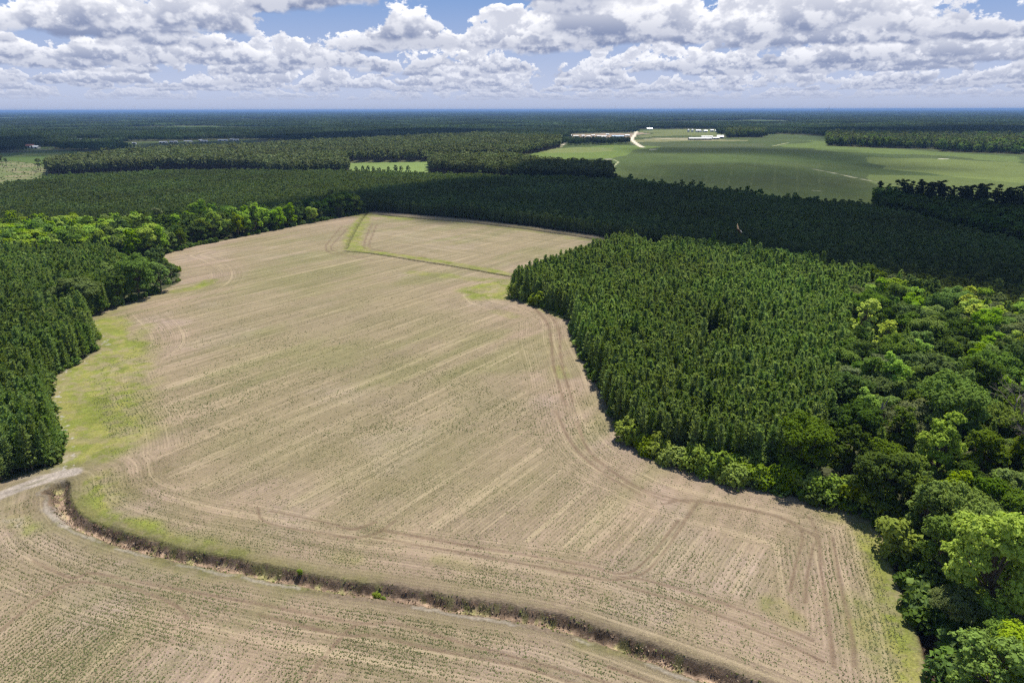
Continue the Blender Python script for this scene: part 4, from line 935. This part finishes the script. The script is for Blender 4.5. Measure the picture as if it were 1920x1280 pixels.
# ================================================================== shrubs along the right stand
hp = [(1178, 826, 1), (1196, 832, 0), (1215, 846, 2), (1238, 852, 0), (1262, 868, 2), (1288, 868, 0), (1305, 880, 3), (1335, 886, 2), (1362, 892, 0), (1392, 898, 2), (1420, 906, 0), (1450, 912, 2), (1480, 914, 3), (1512, 926, 1),
      (1540, 938, 3), (1572, 940, 1), (1600, 950, 1), (968, 557, 3), (985, 562, 1), (1006, 572, 0), (1640, 966, 3), (1672, 1040, 1), (1325, 872, 0), (1405, 888, 0), (1375, 905, 2)]
for i, (a_, b_, v) in enumerate(hp):
    c_ = G([(a_, b_)])[0]
    lab = 'bright green shrub in the %s part of the hedge below the right pine stand' % ('left' if a_ < 1270 else ('middle' if a_ < 1430 else 'right')) if i not in (17, 18, 19, 20, 21) else ('dense green shrub at the pointed tip of the right pine stand' if i < 20 else 'green shrub beside the ditch at the right field corner')
    s = r.uniform(1.1, 1.6) * (1.15 if i in (17, 18) else 1)
    plant('shrub', c_[0], c_[1], S0[v][0], S0[v][1], r.uniform(0, 6), (s, s), lab, 'shrub', 'shrubs at the foot of the pine stand' if i < 17 or i > 21 else ('shrubs at the tip of the pine stand' if i < 20 else 'shrubs by the right ditch'), pn=('foliage', 'stems'))
for a_, b_, s, lab in [(703, 1112, .30, 'small dark green bush growing in the main ditch'), (716, 1114, .18, 'tiny bush right beside the larger one in the main ditch'), (560, 1072, .2, 'low tuft on the far bank of the main ditch')]:
    c_ = G([(a_, b_)])[0]; plant('shrub', c_[0], c_[1], S0[1][0], S0[1][1], 0, (s, s), lab, 'shrub', pn=('foliage', 'stems'), z=-1.2 if b_ > 1080 else -.3)
# undergrowth along stand edges
ug = []
for P, rad in ((right_edge, 2.5), (left_edge, 2.2)):
    for i in range(len(P) - 1):
        L = np.hypot(*(P[i + 1] - P[i])); n = int(L / 2.2) + 1
        for q in r.rand(n): ug.append(P[i] + (P[i + 1] - P[i]) * q + r.normal(size=2) * .5)
for i in range(len(ditch_right) - 1):
    for q in r.rand(16): ug.append(ditch_right[i] + (ditch_right[i + 1] - ditch_right[i]) * q + np.array([r.uniform(2.2, 9.0), 0]))
ug = np.array(ug); inside = pip(ug[:, 0], ug[:, 1], field); d_ = dist(ug[:, 0], ug[:, 1], field)[0]; ug = ug[(~inside)]
mass('undergrowth', ug[:, 0], ug[:, 1], S1, 'low undergrowth along the foot of the stands', .7, 1.7, False)

# ================================================================== tree rows in the middle distance
HT = [(mesh_np('row_tree_crown', *c, [M['leaf_dark']]), mesh_np('row_tree_trunk', *t_, [M['bark']])) for c, t_ in [broadleaf(700 + i, H=13, Rr=5.2, lod=1, low=.12, nl=12) for i in range(4)]]
ords = ['first', 'second', 'third', 'fourth', 'fifth', 'sixth', 'seventh', 'eighth', 'ninth', 'tenth', 'eleventh', 'twelfth', 'thirteenth', 'fourteenth', 'fifteenth', 'sixteenth', 'seventeenth', 'eighteenth', 'nineteenth', 'twentieth', 'twenty-first', 'twenty-second', 'twenty-third', 'twenty-fourth', 'twenty-fifth', 'twenty-sixth', 'twenty-seventh', 'twenty-eighth']
row = [(1180, 350, .85), (1208, 353, .6), (1224, 355, .6), (1240, 357, .75), (1277, 364, .8), (1296, 366, .85), (1311, 368, .85), (1324, 370, .6), (1340, 372, .7), (1364, 376, .75), (1378, 378, .7), (1400, 382, .95), (1420, 384, 1.0), (1440, 387, .6),
       (1456, 389, .6), (1474, 391, .75), (1488, 393, .8), (1510, 396, .85), (1524, 398, .9), (1535, 400, .6)]
for i, (a_, b_, s) in enumerate(row):
    c_ = G([(a_, b_)])[0]; v = r.randint(4)
    plant('hedgerow_tree', c_[0], c_[1], HT[v][0], HT[v][1], r.uniform(0, 6), (s * 1.1, s * r.uniform(1.0, 1.3)), '%s round tree from the left in the row between plantation and right crop field' % ords[i], 'broadleaf tree', 'row of trees along the crop field')
# dark tall pines between the plantation and the lit far stand
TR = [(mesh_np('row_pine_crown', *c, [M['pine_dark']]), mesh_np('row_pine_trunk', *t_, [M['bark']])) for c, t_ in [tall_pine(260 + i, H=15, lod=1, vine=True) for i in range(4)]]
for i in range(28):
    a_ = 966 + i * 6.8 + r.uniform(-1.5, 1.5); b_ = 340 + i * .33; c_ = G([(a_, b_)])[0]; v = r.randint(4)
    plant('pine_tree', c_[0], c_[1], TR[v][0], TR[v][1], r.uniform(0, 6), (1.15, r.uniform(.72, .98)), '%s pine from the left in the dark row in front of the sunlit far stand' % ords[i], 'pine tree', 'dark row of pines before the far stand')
# vine-clad pines at the right edge
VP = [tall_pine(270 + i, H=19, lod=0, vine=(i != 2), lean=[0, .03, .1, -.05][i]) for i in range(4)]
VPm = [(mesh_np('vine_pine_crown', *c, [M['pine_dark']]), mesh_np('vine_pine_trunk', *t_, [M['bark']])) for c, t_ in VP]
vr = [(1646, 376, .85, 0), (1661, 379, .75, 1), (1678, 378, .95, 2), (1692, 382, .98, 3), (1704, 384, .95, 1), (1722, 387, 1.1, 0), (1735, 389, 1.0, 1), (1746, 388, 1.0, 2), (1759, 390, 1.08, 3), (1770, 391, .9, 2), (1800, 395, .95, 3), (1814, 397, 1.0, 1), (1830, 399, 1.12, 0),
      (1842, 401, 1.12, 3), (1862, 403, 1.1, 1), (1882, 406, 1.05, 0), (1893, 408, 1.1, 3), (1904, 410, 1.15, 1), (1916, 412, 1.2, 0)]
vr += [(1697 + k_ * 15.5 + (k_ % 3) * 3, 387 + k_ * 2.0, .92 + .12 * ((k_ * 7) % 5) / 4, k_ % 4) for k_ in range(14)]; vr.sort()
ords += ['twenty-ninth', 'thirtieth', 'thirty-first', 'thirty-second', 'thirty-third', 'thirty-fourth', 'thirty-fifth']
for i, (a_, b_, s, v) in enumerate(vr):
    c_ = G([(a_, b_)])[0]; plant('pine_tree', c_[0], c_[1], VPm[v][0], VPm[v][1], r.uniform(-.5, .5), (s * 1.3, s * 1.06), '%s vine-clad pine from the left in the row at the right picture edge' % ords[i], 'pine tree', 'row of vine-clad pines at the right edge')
ux_, uy_, _, _ = grid_points([(1640, 375), (1700, 383), (1760, 392), (1920, 412), (2100, 440), (2100, 520), (1920, 462), (1760, 424), (1700, 406), (1640, 388)], 4.3, 4.3, .4, r=r)
k = in_view(ux_, uy_); HB2 = [combo('thicket_mesh', *broadleaf(720 + i, H=11, Rr=4.2, lod=1, low=.08, nl=11), M['leaf_dark'], M['bark']) for i in range(3)]
mass('thicket', ux_[k], uy_[k], HB2, 'dark thicket under the vine-clad pines', .7, 1.2, False)
# bushes dotting the green strip and the scrub land at left
bx = [(668, 322), (680, 321), (690, 322), (700, 321), (712, 322), (728, 322), (742, 321), (752, 322), (765, 322)]
for i, (a_, b_) in enumerate(bx):
    c_ = G([(a_, b_)])[0]; v = r.randint(4); s = r.uniform(.45, .72)
    plant('hedgerow_tree', c_[0], c_[1], HT[v][0], HT[v][1], 0, (s, s), '%s bushy tree from the left in front of the bright green strip' % ords[i], 'broadleaf tree', 'bushy trees before the green strip')
for i, (a_, b_, s) in enumerate([(72, 318, .85), (76, 320, .9), (91, 322, .95), (4, 310, .9), (12, 311, .75), (-2, 314, 1.0)]):
    c_ = G([(a_, b_)])[0]; v = r.randint(3); plant('pine_tree', c_[0], c_[1], TPm[v][0], TPm[v][1], r.uniform(0, 6), (s * 1.3, s), ['left one of two bare-stemmed pines on the scrub clearing', 'right one of two bare-stemmed pines on the scrub clearing', 'lone pine at the corner of the tall stand by the scrub clearing', 'pine at the left picture edge above the scrub clearing, tallest of three', 'pine at the left picture edge above the scrub clearing, rightmost of three', 'pine at the left picture edge above the scrub clearing, leftmost of three'][i], 'pine tree')
sx_, sy_, _, _ = grid_points(open_px[2], 6, 6, .48, r=r, keep=.3); k = in_view(sx_, sy_, 2)
mass('scrub', sx_[k], sy_[k], S1, 'low scrub on the cleared land at left', .2, .55, False)

# ================================================================== crop seedlings in drilled rows
r = np.random.RandomState(9)
n = 1100000
uu = r.uniform(-1.0, 1.0, n); yv = 70 * (360 / 70.) ** (r.rand(n) ** .75); xv = uu * yv
def rowinfo(x, y):
    dm_, sm_ = dist(x, y, ditch_main); dl_, _ = dist(x, y, left_edge); dr_, _ = dist(x, y, right_edge); dmi, smi = dist(x, y, ditch_mid)
    return rowcoord(x, y, dm_, sm_, dl_, dr_, dmi, smi), dm_, dl_, dr_
k = pip(xv, yv, field); xv, yv = xv[k], yv[k]
# weed and crop cover comes and goes over the field
dens = sstep(fbm(xv, yv, 1 / 22., 4, 21) * .55 + .45 * fbm(xv, yv, 1 / 4., 3, 95), .36, .72) * .62 + .08
dens = dens * (.45 + .5 * (1 - sstep(yv, 85, 120))) * (1 - .85 * sstep(yv, 150, 330))
k = r.rand(len(xv)) < dens; xv, yv = xv[k], yv[k]
rc0, dm_, dl_, dr_ = rowinfo(xv, yv); e = .05
gx = (rowinfo(xv + e, yv)[0] - rc0) / e; gy = (rowinfo(xv, yv + e)[0] - rc0) / e; gn = np.hypot(gx, gy); ok = (gn > .5) & (gn < 1.5) & (dm_ > 5) & (dl_ > 11) & (dr_ > 3)
off = (np.round(rc0 / .80) * .80 - rc0); xv = xv + np.where(ok, gx * off, 0); yv = yv + np.where(ok, gy * off, 0); k = ok & (dist(xv, yv, road)[0] > 6) & (dist(xv, yv, ditch_mid)[0] > 3) & (r.rand(len(xv)) > pathmask(tracks, xv, yv, .8))
xv, yv = xv[k], yv[k]; n = len(xv)
loose = np.where(r.rand(n) < .45, .32, .10); xv += r.normal(size=n) * loose; yv += r.normal(size=n) * loose
sz = r.uniform(.10, .23, n) * (1 + .4 * (yv > 160)); cen = np.stack([xv, yv, sz * .35], 1); nrm = np.stack([r.normal(size=n) * .5, r.normal(size=n) * .5 - .5, np.ones(n)], 1)
gz = (fbm(xv, yv, 1 / 30., 3, 61) - .5) * .5; cen[:, 2] += gz
Vc, Fc = quads(cen, nrm, sz, .8, r)
cm = leaf_mat('seedling_leaves', (.150, .165, .075), .0, .0, .2)
tag(obj('crop_seedlings', mesh_np('crop_seedlings', Vc, Fc, [cm])), 'rows of small green seedlings and weeds in the stubble', kind='stuff')

# clods of soil and weeds tumbling down the ditch walls
def along_path(P, n, spread):
    L = np.hypot(*(P[1:] - P[:-1]).T); cs = np.concatenate([[0], np.cumsum(L)]); q = r.rand(n) * cs[-1]; i = np.clip(np.searchsorted(cs, q) - 1, 0, len(L) - 1); f = ((q - cs[i]) / L[i])[:, None]
    t = (P[i + 1] - P[i]) / L[i][:, None]; nr_ = np.stack([-t[:, 1], t[:, 0]], 1); o_ = r.uniform(-1, 1, n) * spread
    return P[i] * (1 - f) + P[i + 1] * f + nr_ * o_[:, None], np.abs(o_)
for nm, num, spread, size, colr, lab in [('soil_clods', 2600, 1.7, .26, (.20, .14, .095), 'clods of brown soil on the ditch walls'), ('ditch_weeds', 1800, 2.2, .30, (.13, .15, .055), 'weeds and dead grass along the ditch'),
                                         ('dry_litter', 650, 1.6, .30, (.30, .24, .17), 'pale straw and roots lying in the ditch')]:
    P_, o_ = along_path(ditch_main, num, spread); cl_n = fbm(P_[:, 0], P_[:, 1], 1 / 2.5, 3, 97 + num); k = cl_n > (.42 if nm != 'dry_litter' else .52); P_, o_ = P_[k], o_[k]
    sz_ = size * r.uniform(.4, 1.3, len(P_)); z_ = -1.6 * (1 - sstep(o_, .4, 2.1)) + sz_ * .3
    V_, F_ = quads(np.column_stack([P_, z_]), r.normal(size=(len(P_), 3)) + (0, -.3, .9), sz_, .7, r)
    mt_c = leaf_mat(nm, colr, 0, 0, .05 if nm != 'ditch_weeds' else .25); tag(obj(nm, mesh_np(nm, V_, F_, [mt_c])), lab, kind='stuff')
# ================================================================== buildings of the far farms
def boxq(x0, x1, y0, y1, z0, z1):
    V = np.array([(x0, y0, z0), (x1, y0, z0), (x1, y1, z0), (x0, y1, z0), (x0, y0, z1), (x1, y0, z1), (x1, y1, z1), (x0, y1, z1)], float)
    return V, np.array([(0, 1, 5, 4), (1, 2, 6, 5), (2, 3, 7, 6), (3, 0, 4, 7), (4, 5, 6, 7), (3, 2, 1, 0)])
def gable(x0, x1, y0, y1, z0, z1, ov=.4, th=.15):
    ym = (y0 + y1) / 2; q = []
    for (ya, yb_) in ((y0 - ov, ym), (y1 + ov, ym)):
        za = z0 - ov * (z1 - z0) / (ym - y0)
        V = np.array([(x0 - ov, ya, za), (x1 + ov, ya, za), (x1 + ov, yb_, z1), (x0 - ov, yb_, z1)]); V2 = V + (0, 0, th)
        q.append((np.vstack([V, V2]), np.array([(0, 1, 2, 3), (4, 5, 6, 7), (0, 1, 5, 4), (1, 2, 6, 5), (2, 3, 7, 6), (3, 0, 4, 7)])))
    return join(q)
def barn(name, px, py, L, D, Hh, rise, rz, wall, roof, label, cat='building', doors=0, dark_front=False):
    c_ = G([(px, py)])[0]; e = obj(name, None, None, (c_[0], c_[1], 0)); e.rotation_euler = (0, 0, rz); tag(e, label, cat)
    walls = [boxq(-L / 2, L / 2, -D / 2, D / 2, 0, Hh)]
    for s_ in (-1, 1):
        xg = s_ * (L / 2 - .02); V = np.array([(xg, -D / 2, Hh), (xg, D / 2, Hh), (xg, 0, Hh + rise), (xg, 0, Hh + rise)]); walls.append((V, np.array([(0, 1, 2, 3)])))
    obj('wall', mesh_np('wall', *join(walls), [M[wall]]), e); obj('roof', mesh_np('roof', *gable(-L / 2, L / 2, -D / 2, D / 2, Hh, Hh + rise), [M[roof]]), e)
    for k_ in range(doors):
        x_ = -L / 2 + L * (k_ + .5) / doors; w_ = min(1.9 if not dark_front else L / doors * .42, L / doors * .42)
        obj('door' if not dark_front else 'opening', mesh_np('door', *boxq(x_ - w_, x_ + w_, -D / 2 - .06, -D / 2 + .02, .05, Hh * .8), [M['dark_open']]), e)
    return e
barn('long_shed', 1312, 263, 62, 16, 4, 2.5, 0, 'grey_wall', 'white_roof', 'long low shed with a bright white roof, in front of the farm', 'shed', 6, True)
barn('farm_shed', 1325, 259.5, 34, 12, 4, 2, .05, 'white_wall', 'white_roof', 'cream-roofed shed directly behind the long white shed', 'shed', 2)
barn('farm_shed', 1341, 262, 20, 11, 4, 2, .2, 'grey_wall', 'white_roof', 'white shed right of the long white shed', 'shed', 2)
barn('farm_shed', 1350, 260, 18, 14, 5, 3, -.2, 'grey_wall', 'galv', 'grey metal barn at the right end of the farm yard', 'barn', 2)
barn('farm_building', 1308.5, 248.5, 17, 12, 6, 3, 0, 'white_wall', 'white_roof', 'tall white building just right of the two grain bins', 'building', 1)
barn('farm_building', 1323, 248.5, 12, 10, 5, 2, 0, 'white_wall', 'galv', 'low grey shed right of the three white tanks', 'shed', 1)
barn('farm_building', 1334.5, 248, 11, 10, 6, 2.5, 0, 'white_wall', 'white_roof', 'small square white building in the back row of the farm', 'building', 1)
barn('farm_building', 1347, 248.5, 26, 11, 5, 3, 0, 'white_wall', 'white_roof', 'cream long building at the right end of the farm back row', 'building', 3)
barn('blue_roofed_shed', 1158, 258.5, 36, 20, 4, 2.5, 0, 'grey_wall', 'blue_roof', 'shed with a pale blue roof on the cleared pinkish lot', 'shed', 3)
def bin_(px, py, rad, Hh, label, mat='galv', cat='grain bin', name='grain_bin'):
    c_ = G([(px, py)])[0]; e = obj(name, None, None, (c_[0], c_[1], 0)); tag(e, label, cat)
    obj('wall', mesh_np('bin_wall', *tube([(0, 0, 0), (0, 0, Hh)], [rad, rad], 20), [M[mat]], smooth=True), e)
    rf = obj('roof', mesh_np('bin_roof', *tube([(0, 0, Hh), (0, 0, Hh + rad * .55), (0, 0, Hh + rad * .6)], [rad * 1.04, rad * .15, .01], 20), [M['white_roof']]), e)
    obj('hatch', mesh_np('hatch', *boxq(-.5, .5, -.5, .5, Hh + rad * .55, Hh + rad * .55 + .8), [M[mat]]), rf)
bin_(1290.5, 248.3, 4.4, 8, 'left one of two round steel grain bins'); bin_(1298, 248.3, 4.6, 8, 'right one of two round steel grain bins')
for a_, l_ in ((1314, 'left'), (1318.2, 'middle')): bin_(a_ + 0.5, 248.8, 2.8, 6.5, '%s one of two white tanks beside the tall white farm building' % ('left' if l_ == 'left' else 'right'), 'white_wall', 'tank', 'storage_tank')
barn('farm_building', 1278, 244, 20, 9, 3.5, 2, 0, 'grey_wall', 'galv', 'grey house at the wood edge left of the grain bins', 'house', 2) if False else None
barn('farm_house', 1218, 243.5, 24, 10, 4, 2.5, .1, 'grey_wall', 'galv', 'grey house under the trees beyond the road bend', 'house', 3)
barn('farm_house', 56, 276, 20, 11, 5, 3, .1, 'white_wall', 'red_roof', 'white house with a rusty red roof among the left trees', 'house', 3)
barn('farm_shed', 66, 277, 18, 10, 4, 2, -.1, 'white_wall', 'white_roof', 'white shed right of the red-roofed house', 'shed', 2)
barn('farm_house', 132, 263.5, 11, 9, 5, 2, 0, 'white_wall', 'white_roof', 'small white house at the end of the sandy track at left', 'house', 2)
barn('farm_house', 149, 263, 18, 9, 4, 2.5, 0, 'white_wall', 'galv', 'long grey-roofed house behind the bright green strip at left', 'house', 3)
barn('farm_house', 140, 262.5, 9, 8, 4, 2, 0, 'grey_wall', 'red_roof', 'little red-roofed house between the two pale houses at left', 'house', 1)
for i, (a_, b_, L) in enumerate([(252, 269.3, 9), (305, 267.2, 16), (311, 267, 7), (322, 266.6, 10), (330, 266.4, 7), (353, 265.8, 20), (376, 263.6, 8), (383, 265, 18), (418, 263.6, 26), (434, 262.6, 9), (443, 263, 14)]):
    barn('mobile_home', a_, b_, L, 6, 3.2, 1.0, 0, 'white_wall', 'white_roof' if i % 3 else 'galv', '%s pale low house from the left along the upper left tree line' % ords[i], 'house', 2)
r = np.random.RandomState(77)
lot = [(1068, 256, 'white_wall'), (1080, 257, 'grey_wall'), (1093, 256.5, 'white_wall'), (1103, 257.5, 'white_wall'), (1112, 256, 'red_roof'), (1122, 257, 'grey_wall'), (1132, 258, 'white_wall'), (1139, 254, 'white_wall'), (1176, 256, 'grey_wall')]
for i, (a_, b_, m_) in enumerate(lot):
    barn('lot_building', a_, b_, r.uniform(8, 18), 8, 3, 1.4, r.uniform(-.3, .3), m_, 'white_roof' if i % 2 else 'galv', '%s small pale building from the left on the cleared pinkish lot' % ords[i], 'building', 1)
c_ = G([(833, 240)])[0]; 
# hunting stand near the far corner of the field
c_ = G([(711, 392)])[0]; e = obj('hunting_stand', None, None, (c_[0], c_[1], 0)); tag(e, 'raised hunting blind with a pale roof at the far shaded corner of the field', 'hunting stand')
for sx in (-1, 1):
    for sy in (-1, 1): obj('leg', mesh_np('leg', *tube([(sx * 1.1, sy * 1.1, 0), (sx * .85, sy * .85, 4.2)], [.07, .07], 5), [M['wood']]), e)
obj('cabin', mesh_np('cabin', *join([boxq(-1, 1, -1, 1, 4.2, 5.2), boxq(-1, -.8, -1, 1, 5.2, 6.2), boxq(.8, 1, -1, 1, 5.2, 6.2), boxq(-.8, .8, .8, 1, 5.2, 6.2)]), [M['wood']]), e)
obj('roof', mesh_np('stand_roof', *gable(-1.2, 1.2, -1.2, 1.2, 6.25, 6.9, .25, .06), [M['white_roof']]), e); obj('ladder', mesh_np('ladder', *join([tube([(-.3, -2.2, 0), (-.3, -1.05, 4.2)], [.04, .04], 4), tube([(.3, -2.2, 0), (.3, -1.05, 4.2)], [.04, .04], 4)] + [tube([(-.3, -2.2 + 1.15 * q, 4.2 * q), (.3, -2.2 + 1.15 * q, 4.2 * q)], [.03, .03], 4) for q in np.linspace(.1, .95, 10)]), [M['wood']]), e)

# ================================================================== bird in flight
M['bird_pale'] = plain_mat('feathers_tan_lit', (.62, .42, .24), .8, .2, 20); M['bird_dark'] = plain_mat('feathers_dark_and_shaded', (.018, .012, .010), .8, .2, 20); M['bird_white'] = plain_mat('feathers_pale_under', (.55, .50, .47), .8, .1, 20)
bd = 38.0; x_ = (1384.5 - 960) / FPX; u_ = (640 - 432) / FPX; bp_ = Vector((x_ * bd, (ct + u_ * st) * bd, CAMH + (-st + u_ * ct) * bd))
eb = obj('bird', None, None, bp_); eb.rotation_euler = (R(10), R(62), R(20)); eb.scale = (1.15, 1.15, 1.15); tag(eb, 'brown hawk gliding above the shaded plantation, one wing lit tan, one shaded, dark body', 'bird')
body = tube([(0, .22, .0), (0, .17, .01), (0, .10, .0), (0, -.02, -.01), (0, -.12, 0), (0, -.17, .005)], [.008, .028, .045, .05, .03, .01], 10)
obj('body', mesh_np('bird_body', *body, [M['bird_dark']], smooth=True), eb)
def wing(s):
    P = []; 
    for q in np.linspace(0, 1, 9):
        xx = s * (.03 + .30 * q); lead = .10 - .10 * q ** 2 + .03 * math.sin(q * 3); trail = -.08 + .04 * q * q + (.012 if int(q * 8) % 2 else 0); zz = .06 * q - .03 * q * q
        P += [(xx, lead, zz + .006), (xx, (lead + trail) / 2, zz + .012), (xx, trail, zz), (xx, (lead + trail) / 2, zz - .004)]
    P = np.array(P); F = []
    for i in range(8):
        for j in range(4): F.append((i * 4 + j, i * 4 + (j + 1) % 4, (i + 1) * 4 + (j + 1) % 4, (i + 1) * 4 + j))
    return P, np.array(F + [(32, 33, 34, 35)])
obj('wing', mesh_np('bird_wing', *wing(-1), [M['bird_pale']]), eb); obj('wing', mesh_np('bird_wing', *wing(1), [M['bird_dark']]), eb)  # lit wing tan, shaded wing dark: the light is put into the colours
tl = np.array([(-.02, -.14, 0), (.02, -.14, 0), (.065, -.30, 0), (-.065, -.30, 0)], float); obj('tail', mesh_np('bird_tail', np.vstack([tl, tl + (0, 0, .006)]), np.array([(0, 1, 2, 3), (4, 5, 6, 7), (0, 1, 5, 4), (1, 2, 6, 5), (2, 3, 7, 6), (3, 0, 4, 7)]), [M['bird_white']]), eb)

# ================================================================== far plant with a wisp of steam on the horizon
c_ = G([(1547, 212)])[0] * 1.0; dirn = np.array([(1547 - 960) / FPX, ct + .3 * st]); dirn /= np.linalg.norm(dirn); c_ = dirn * 24000
e = obj('factory', None, None, (c_[0], c_[1], 0)); tag(e, 'tiny pale factory with a stack on the horizon right of centre', 'factory')
obj('hall', mesh_np('hall', *boxq(-120, 120, -60, 60, 0, 70), [M['white_wall']]), e); obj('stack', mesh_np('stack', *tube([(0, 0, 0), (0, 0, 150)], [14, 9], 12), [M['white_wall']]), e)
obj('stack', mesh_np('stack', *tube([(-60, 0, 0), (-60, 0, 105)], [10, 8], 12), [M['white_wall']]), e)

# ================================================================== real clouds overhead: they throw the shade on the land
cl = bpy.data.materials.new('cloud_white'); cl.use_nodes = True; n = NT(cl.node_tree); n.N.clear(); out = n.new('ShaderNodeOutputMaterial')
df = n.new('ShaderNodeBsdfDiffuse'); df.inputs[0].default_value = (.9, .9, .9, 1); tr = n.new('ShaderNodeBsdfTranslucent'); tr.inputs[0].default_value = (.9, .9, .92, 1); mx = n.new('ShaderNodeMixShader'); mx.inputs[0].default_value = .45
n.L.new(df.outputs[0], mx.inputs[1]); n.L.new(tr.outputs[0], mx.inputs[2]); n.L.new(mx.outputs[0], out.inputs[0])
CLH = 1250.0
at_ = n.new('ShaderNodeAttribute', attribute_name='thick'); tp = n.new('ShaderNodeBsdfTransparent'); mt_ = n.new('ShaderNodeMixShader')
n.L.new(at_.outputs['Fac'], mt_.inputs[0]); n.L.new(tp.outputs[0], mt_.inputs[1]); n.L.new(mx.outputs[0], mt_.inputs[2]); n.L.new(mt_.outputs[0], out.inputs[0])
def cloud(px, cell, soft, dense, seed, label):
    """a flat based cumulus whose thin rim lets the sun through"""
    P = G(px); lo, hi = P.min(0) - soft, P.max(0) + soft; gx, gy = np.meshgrid(np.arange(lo[0], hi[0], cell), np.arange(lo[1], hi[1], cell)); ny, nx = gx.shape
    de, _ = dist(gx, gy, np.vstack([P, P[:1]])); de = np.where(pip(gx, gy, P), de, -de) + (fbm(gx, gy, 1 / (soft * 2.2), 4, seed) - .5) * soft * 1.6
    th = sstep(de, -soft * .5, soft * .8); top = np.sqrt(np.clip(de / (soft * 8), 0, 1)) * soft * 3 * (.5 + fbm(gx, gy, 1 / (soft * 2.), 4, seed + 9))
    S2 = SV / SV[2]; Vb = np.stack([gx + S2[0] * CLH, gy + S2[1] * CLH, np.full(gx.shape, CLH)], -1).reshape(-1, 3)
    h2 = CLH + top + .5; Vt = np.stack([gx + S2[0] * h2, gy + S2[1] * h2, h2], -1).reshape(-1, 3)
    I = np.arange(nx * ny).reshape(ny, nx); q = np.stack([I[:-1, :-1], I[:-1, 1:], I[1:, 1:], I[1:, :-1]], -1).reshape(-1, 4); q = q[th.ravel()[q].max(1) > .001]
    used, inv = np.unique(q, return_inverse=True); q = inv.reshape(-1, 4)
    me = mesh_np('cloud', np.vstack([Vb[used], Vt[used]]), np.vstack([q, q + len(used)]), [cl], smooth=True); attr(me, 'thick', np.tile(th.ravel()[used] * dense, 2).astype(np.float32))
    tag(obj('cloud', me), label, kind='structure')
cloud([(330, 432), (400, 422), (500, 402), (640, 380), (700, 366), (830, 352), (960, 344), (975, 324), (1150, 327), (1200, 345), (1300, 361), (1400, 375), (1540, 390), (1640, 382), (1780, 374), (1920, 384), (2500, 430), (2500, 760), (1980, 618), (1900, 598), (1720, 560), (1560, 530), (1480, 512),
       (1330, 496), (1220, 478), (1160, 458), (1100, 440), (940, 424), (760, 404), (690, 402), (600, 411), (560, 415), (470, 405), (400, 428)], 12, 26, 1.0, 1, 'cumulus cloud over the plantation')
cloud([(1170, 352), (1300, 366), (1500, 386), (1640, 365), (1560, 318), (1400, 305), (1250, 308), (1150, 330)], 14, 80, .30, 2, 'cumulus cloud over the near crop field')
cloud([(1190, 279), (1400, 277), (1600, 285), (1700, 305), (1760, 318), (1640, 322), (1500, 306), (1380, 290), (1200, 287)], 20, 110, .42, 3, 'cumulus cloud over the far crop field')
cloud([(-200, 300), (-200, 262), (50, 264), (100, 276), (220, 276), (250, 268), (480, 262), (700, 250), (960, 248), (930, 254), (720, 264), (480, 272), (230, 282), (110, 300), (100, 293), (20, 292)], 30, 90, .75, 4, 'cumulus cloud over the distant left farms')
cloud([(1560, 262), (1920, 268), (2200, 270), (2200, 245), (1700, 243), (1500, 250)], 40, 120, .7, 5, 'cumulus cloud over the distant right woods')

# ================================================================== the air
hz = boxq(-100000, 100000, -200, 63000, -4.0, 96.0); hm = bpy.data.materials.new('haze_air'); hm.use_nodes = True; n = NT(hm.node_tree); n.N.clear(); out = n.new('ShaderNodeOutputMaterial')
pv = n.new('ShaderNodeVolumePrincipled'); pv.inputs['Color'].default_value = (.24, .42, .80, 1); pv.inputs['Density'].default_value = 5.2e-5; pv.inputs['Anisotropy'].default_value = 0.0
n.L.new(pv.outputs[0], out.inputs['Volume'])
tag(obj('haze', mesh_np('haze', *hz, [hm])), 'thin blue air over the whole plain', kind='stuff')
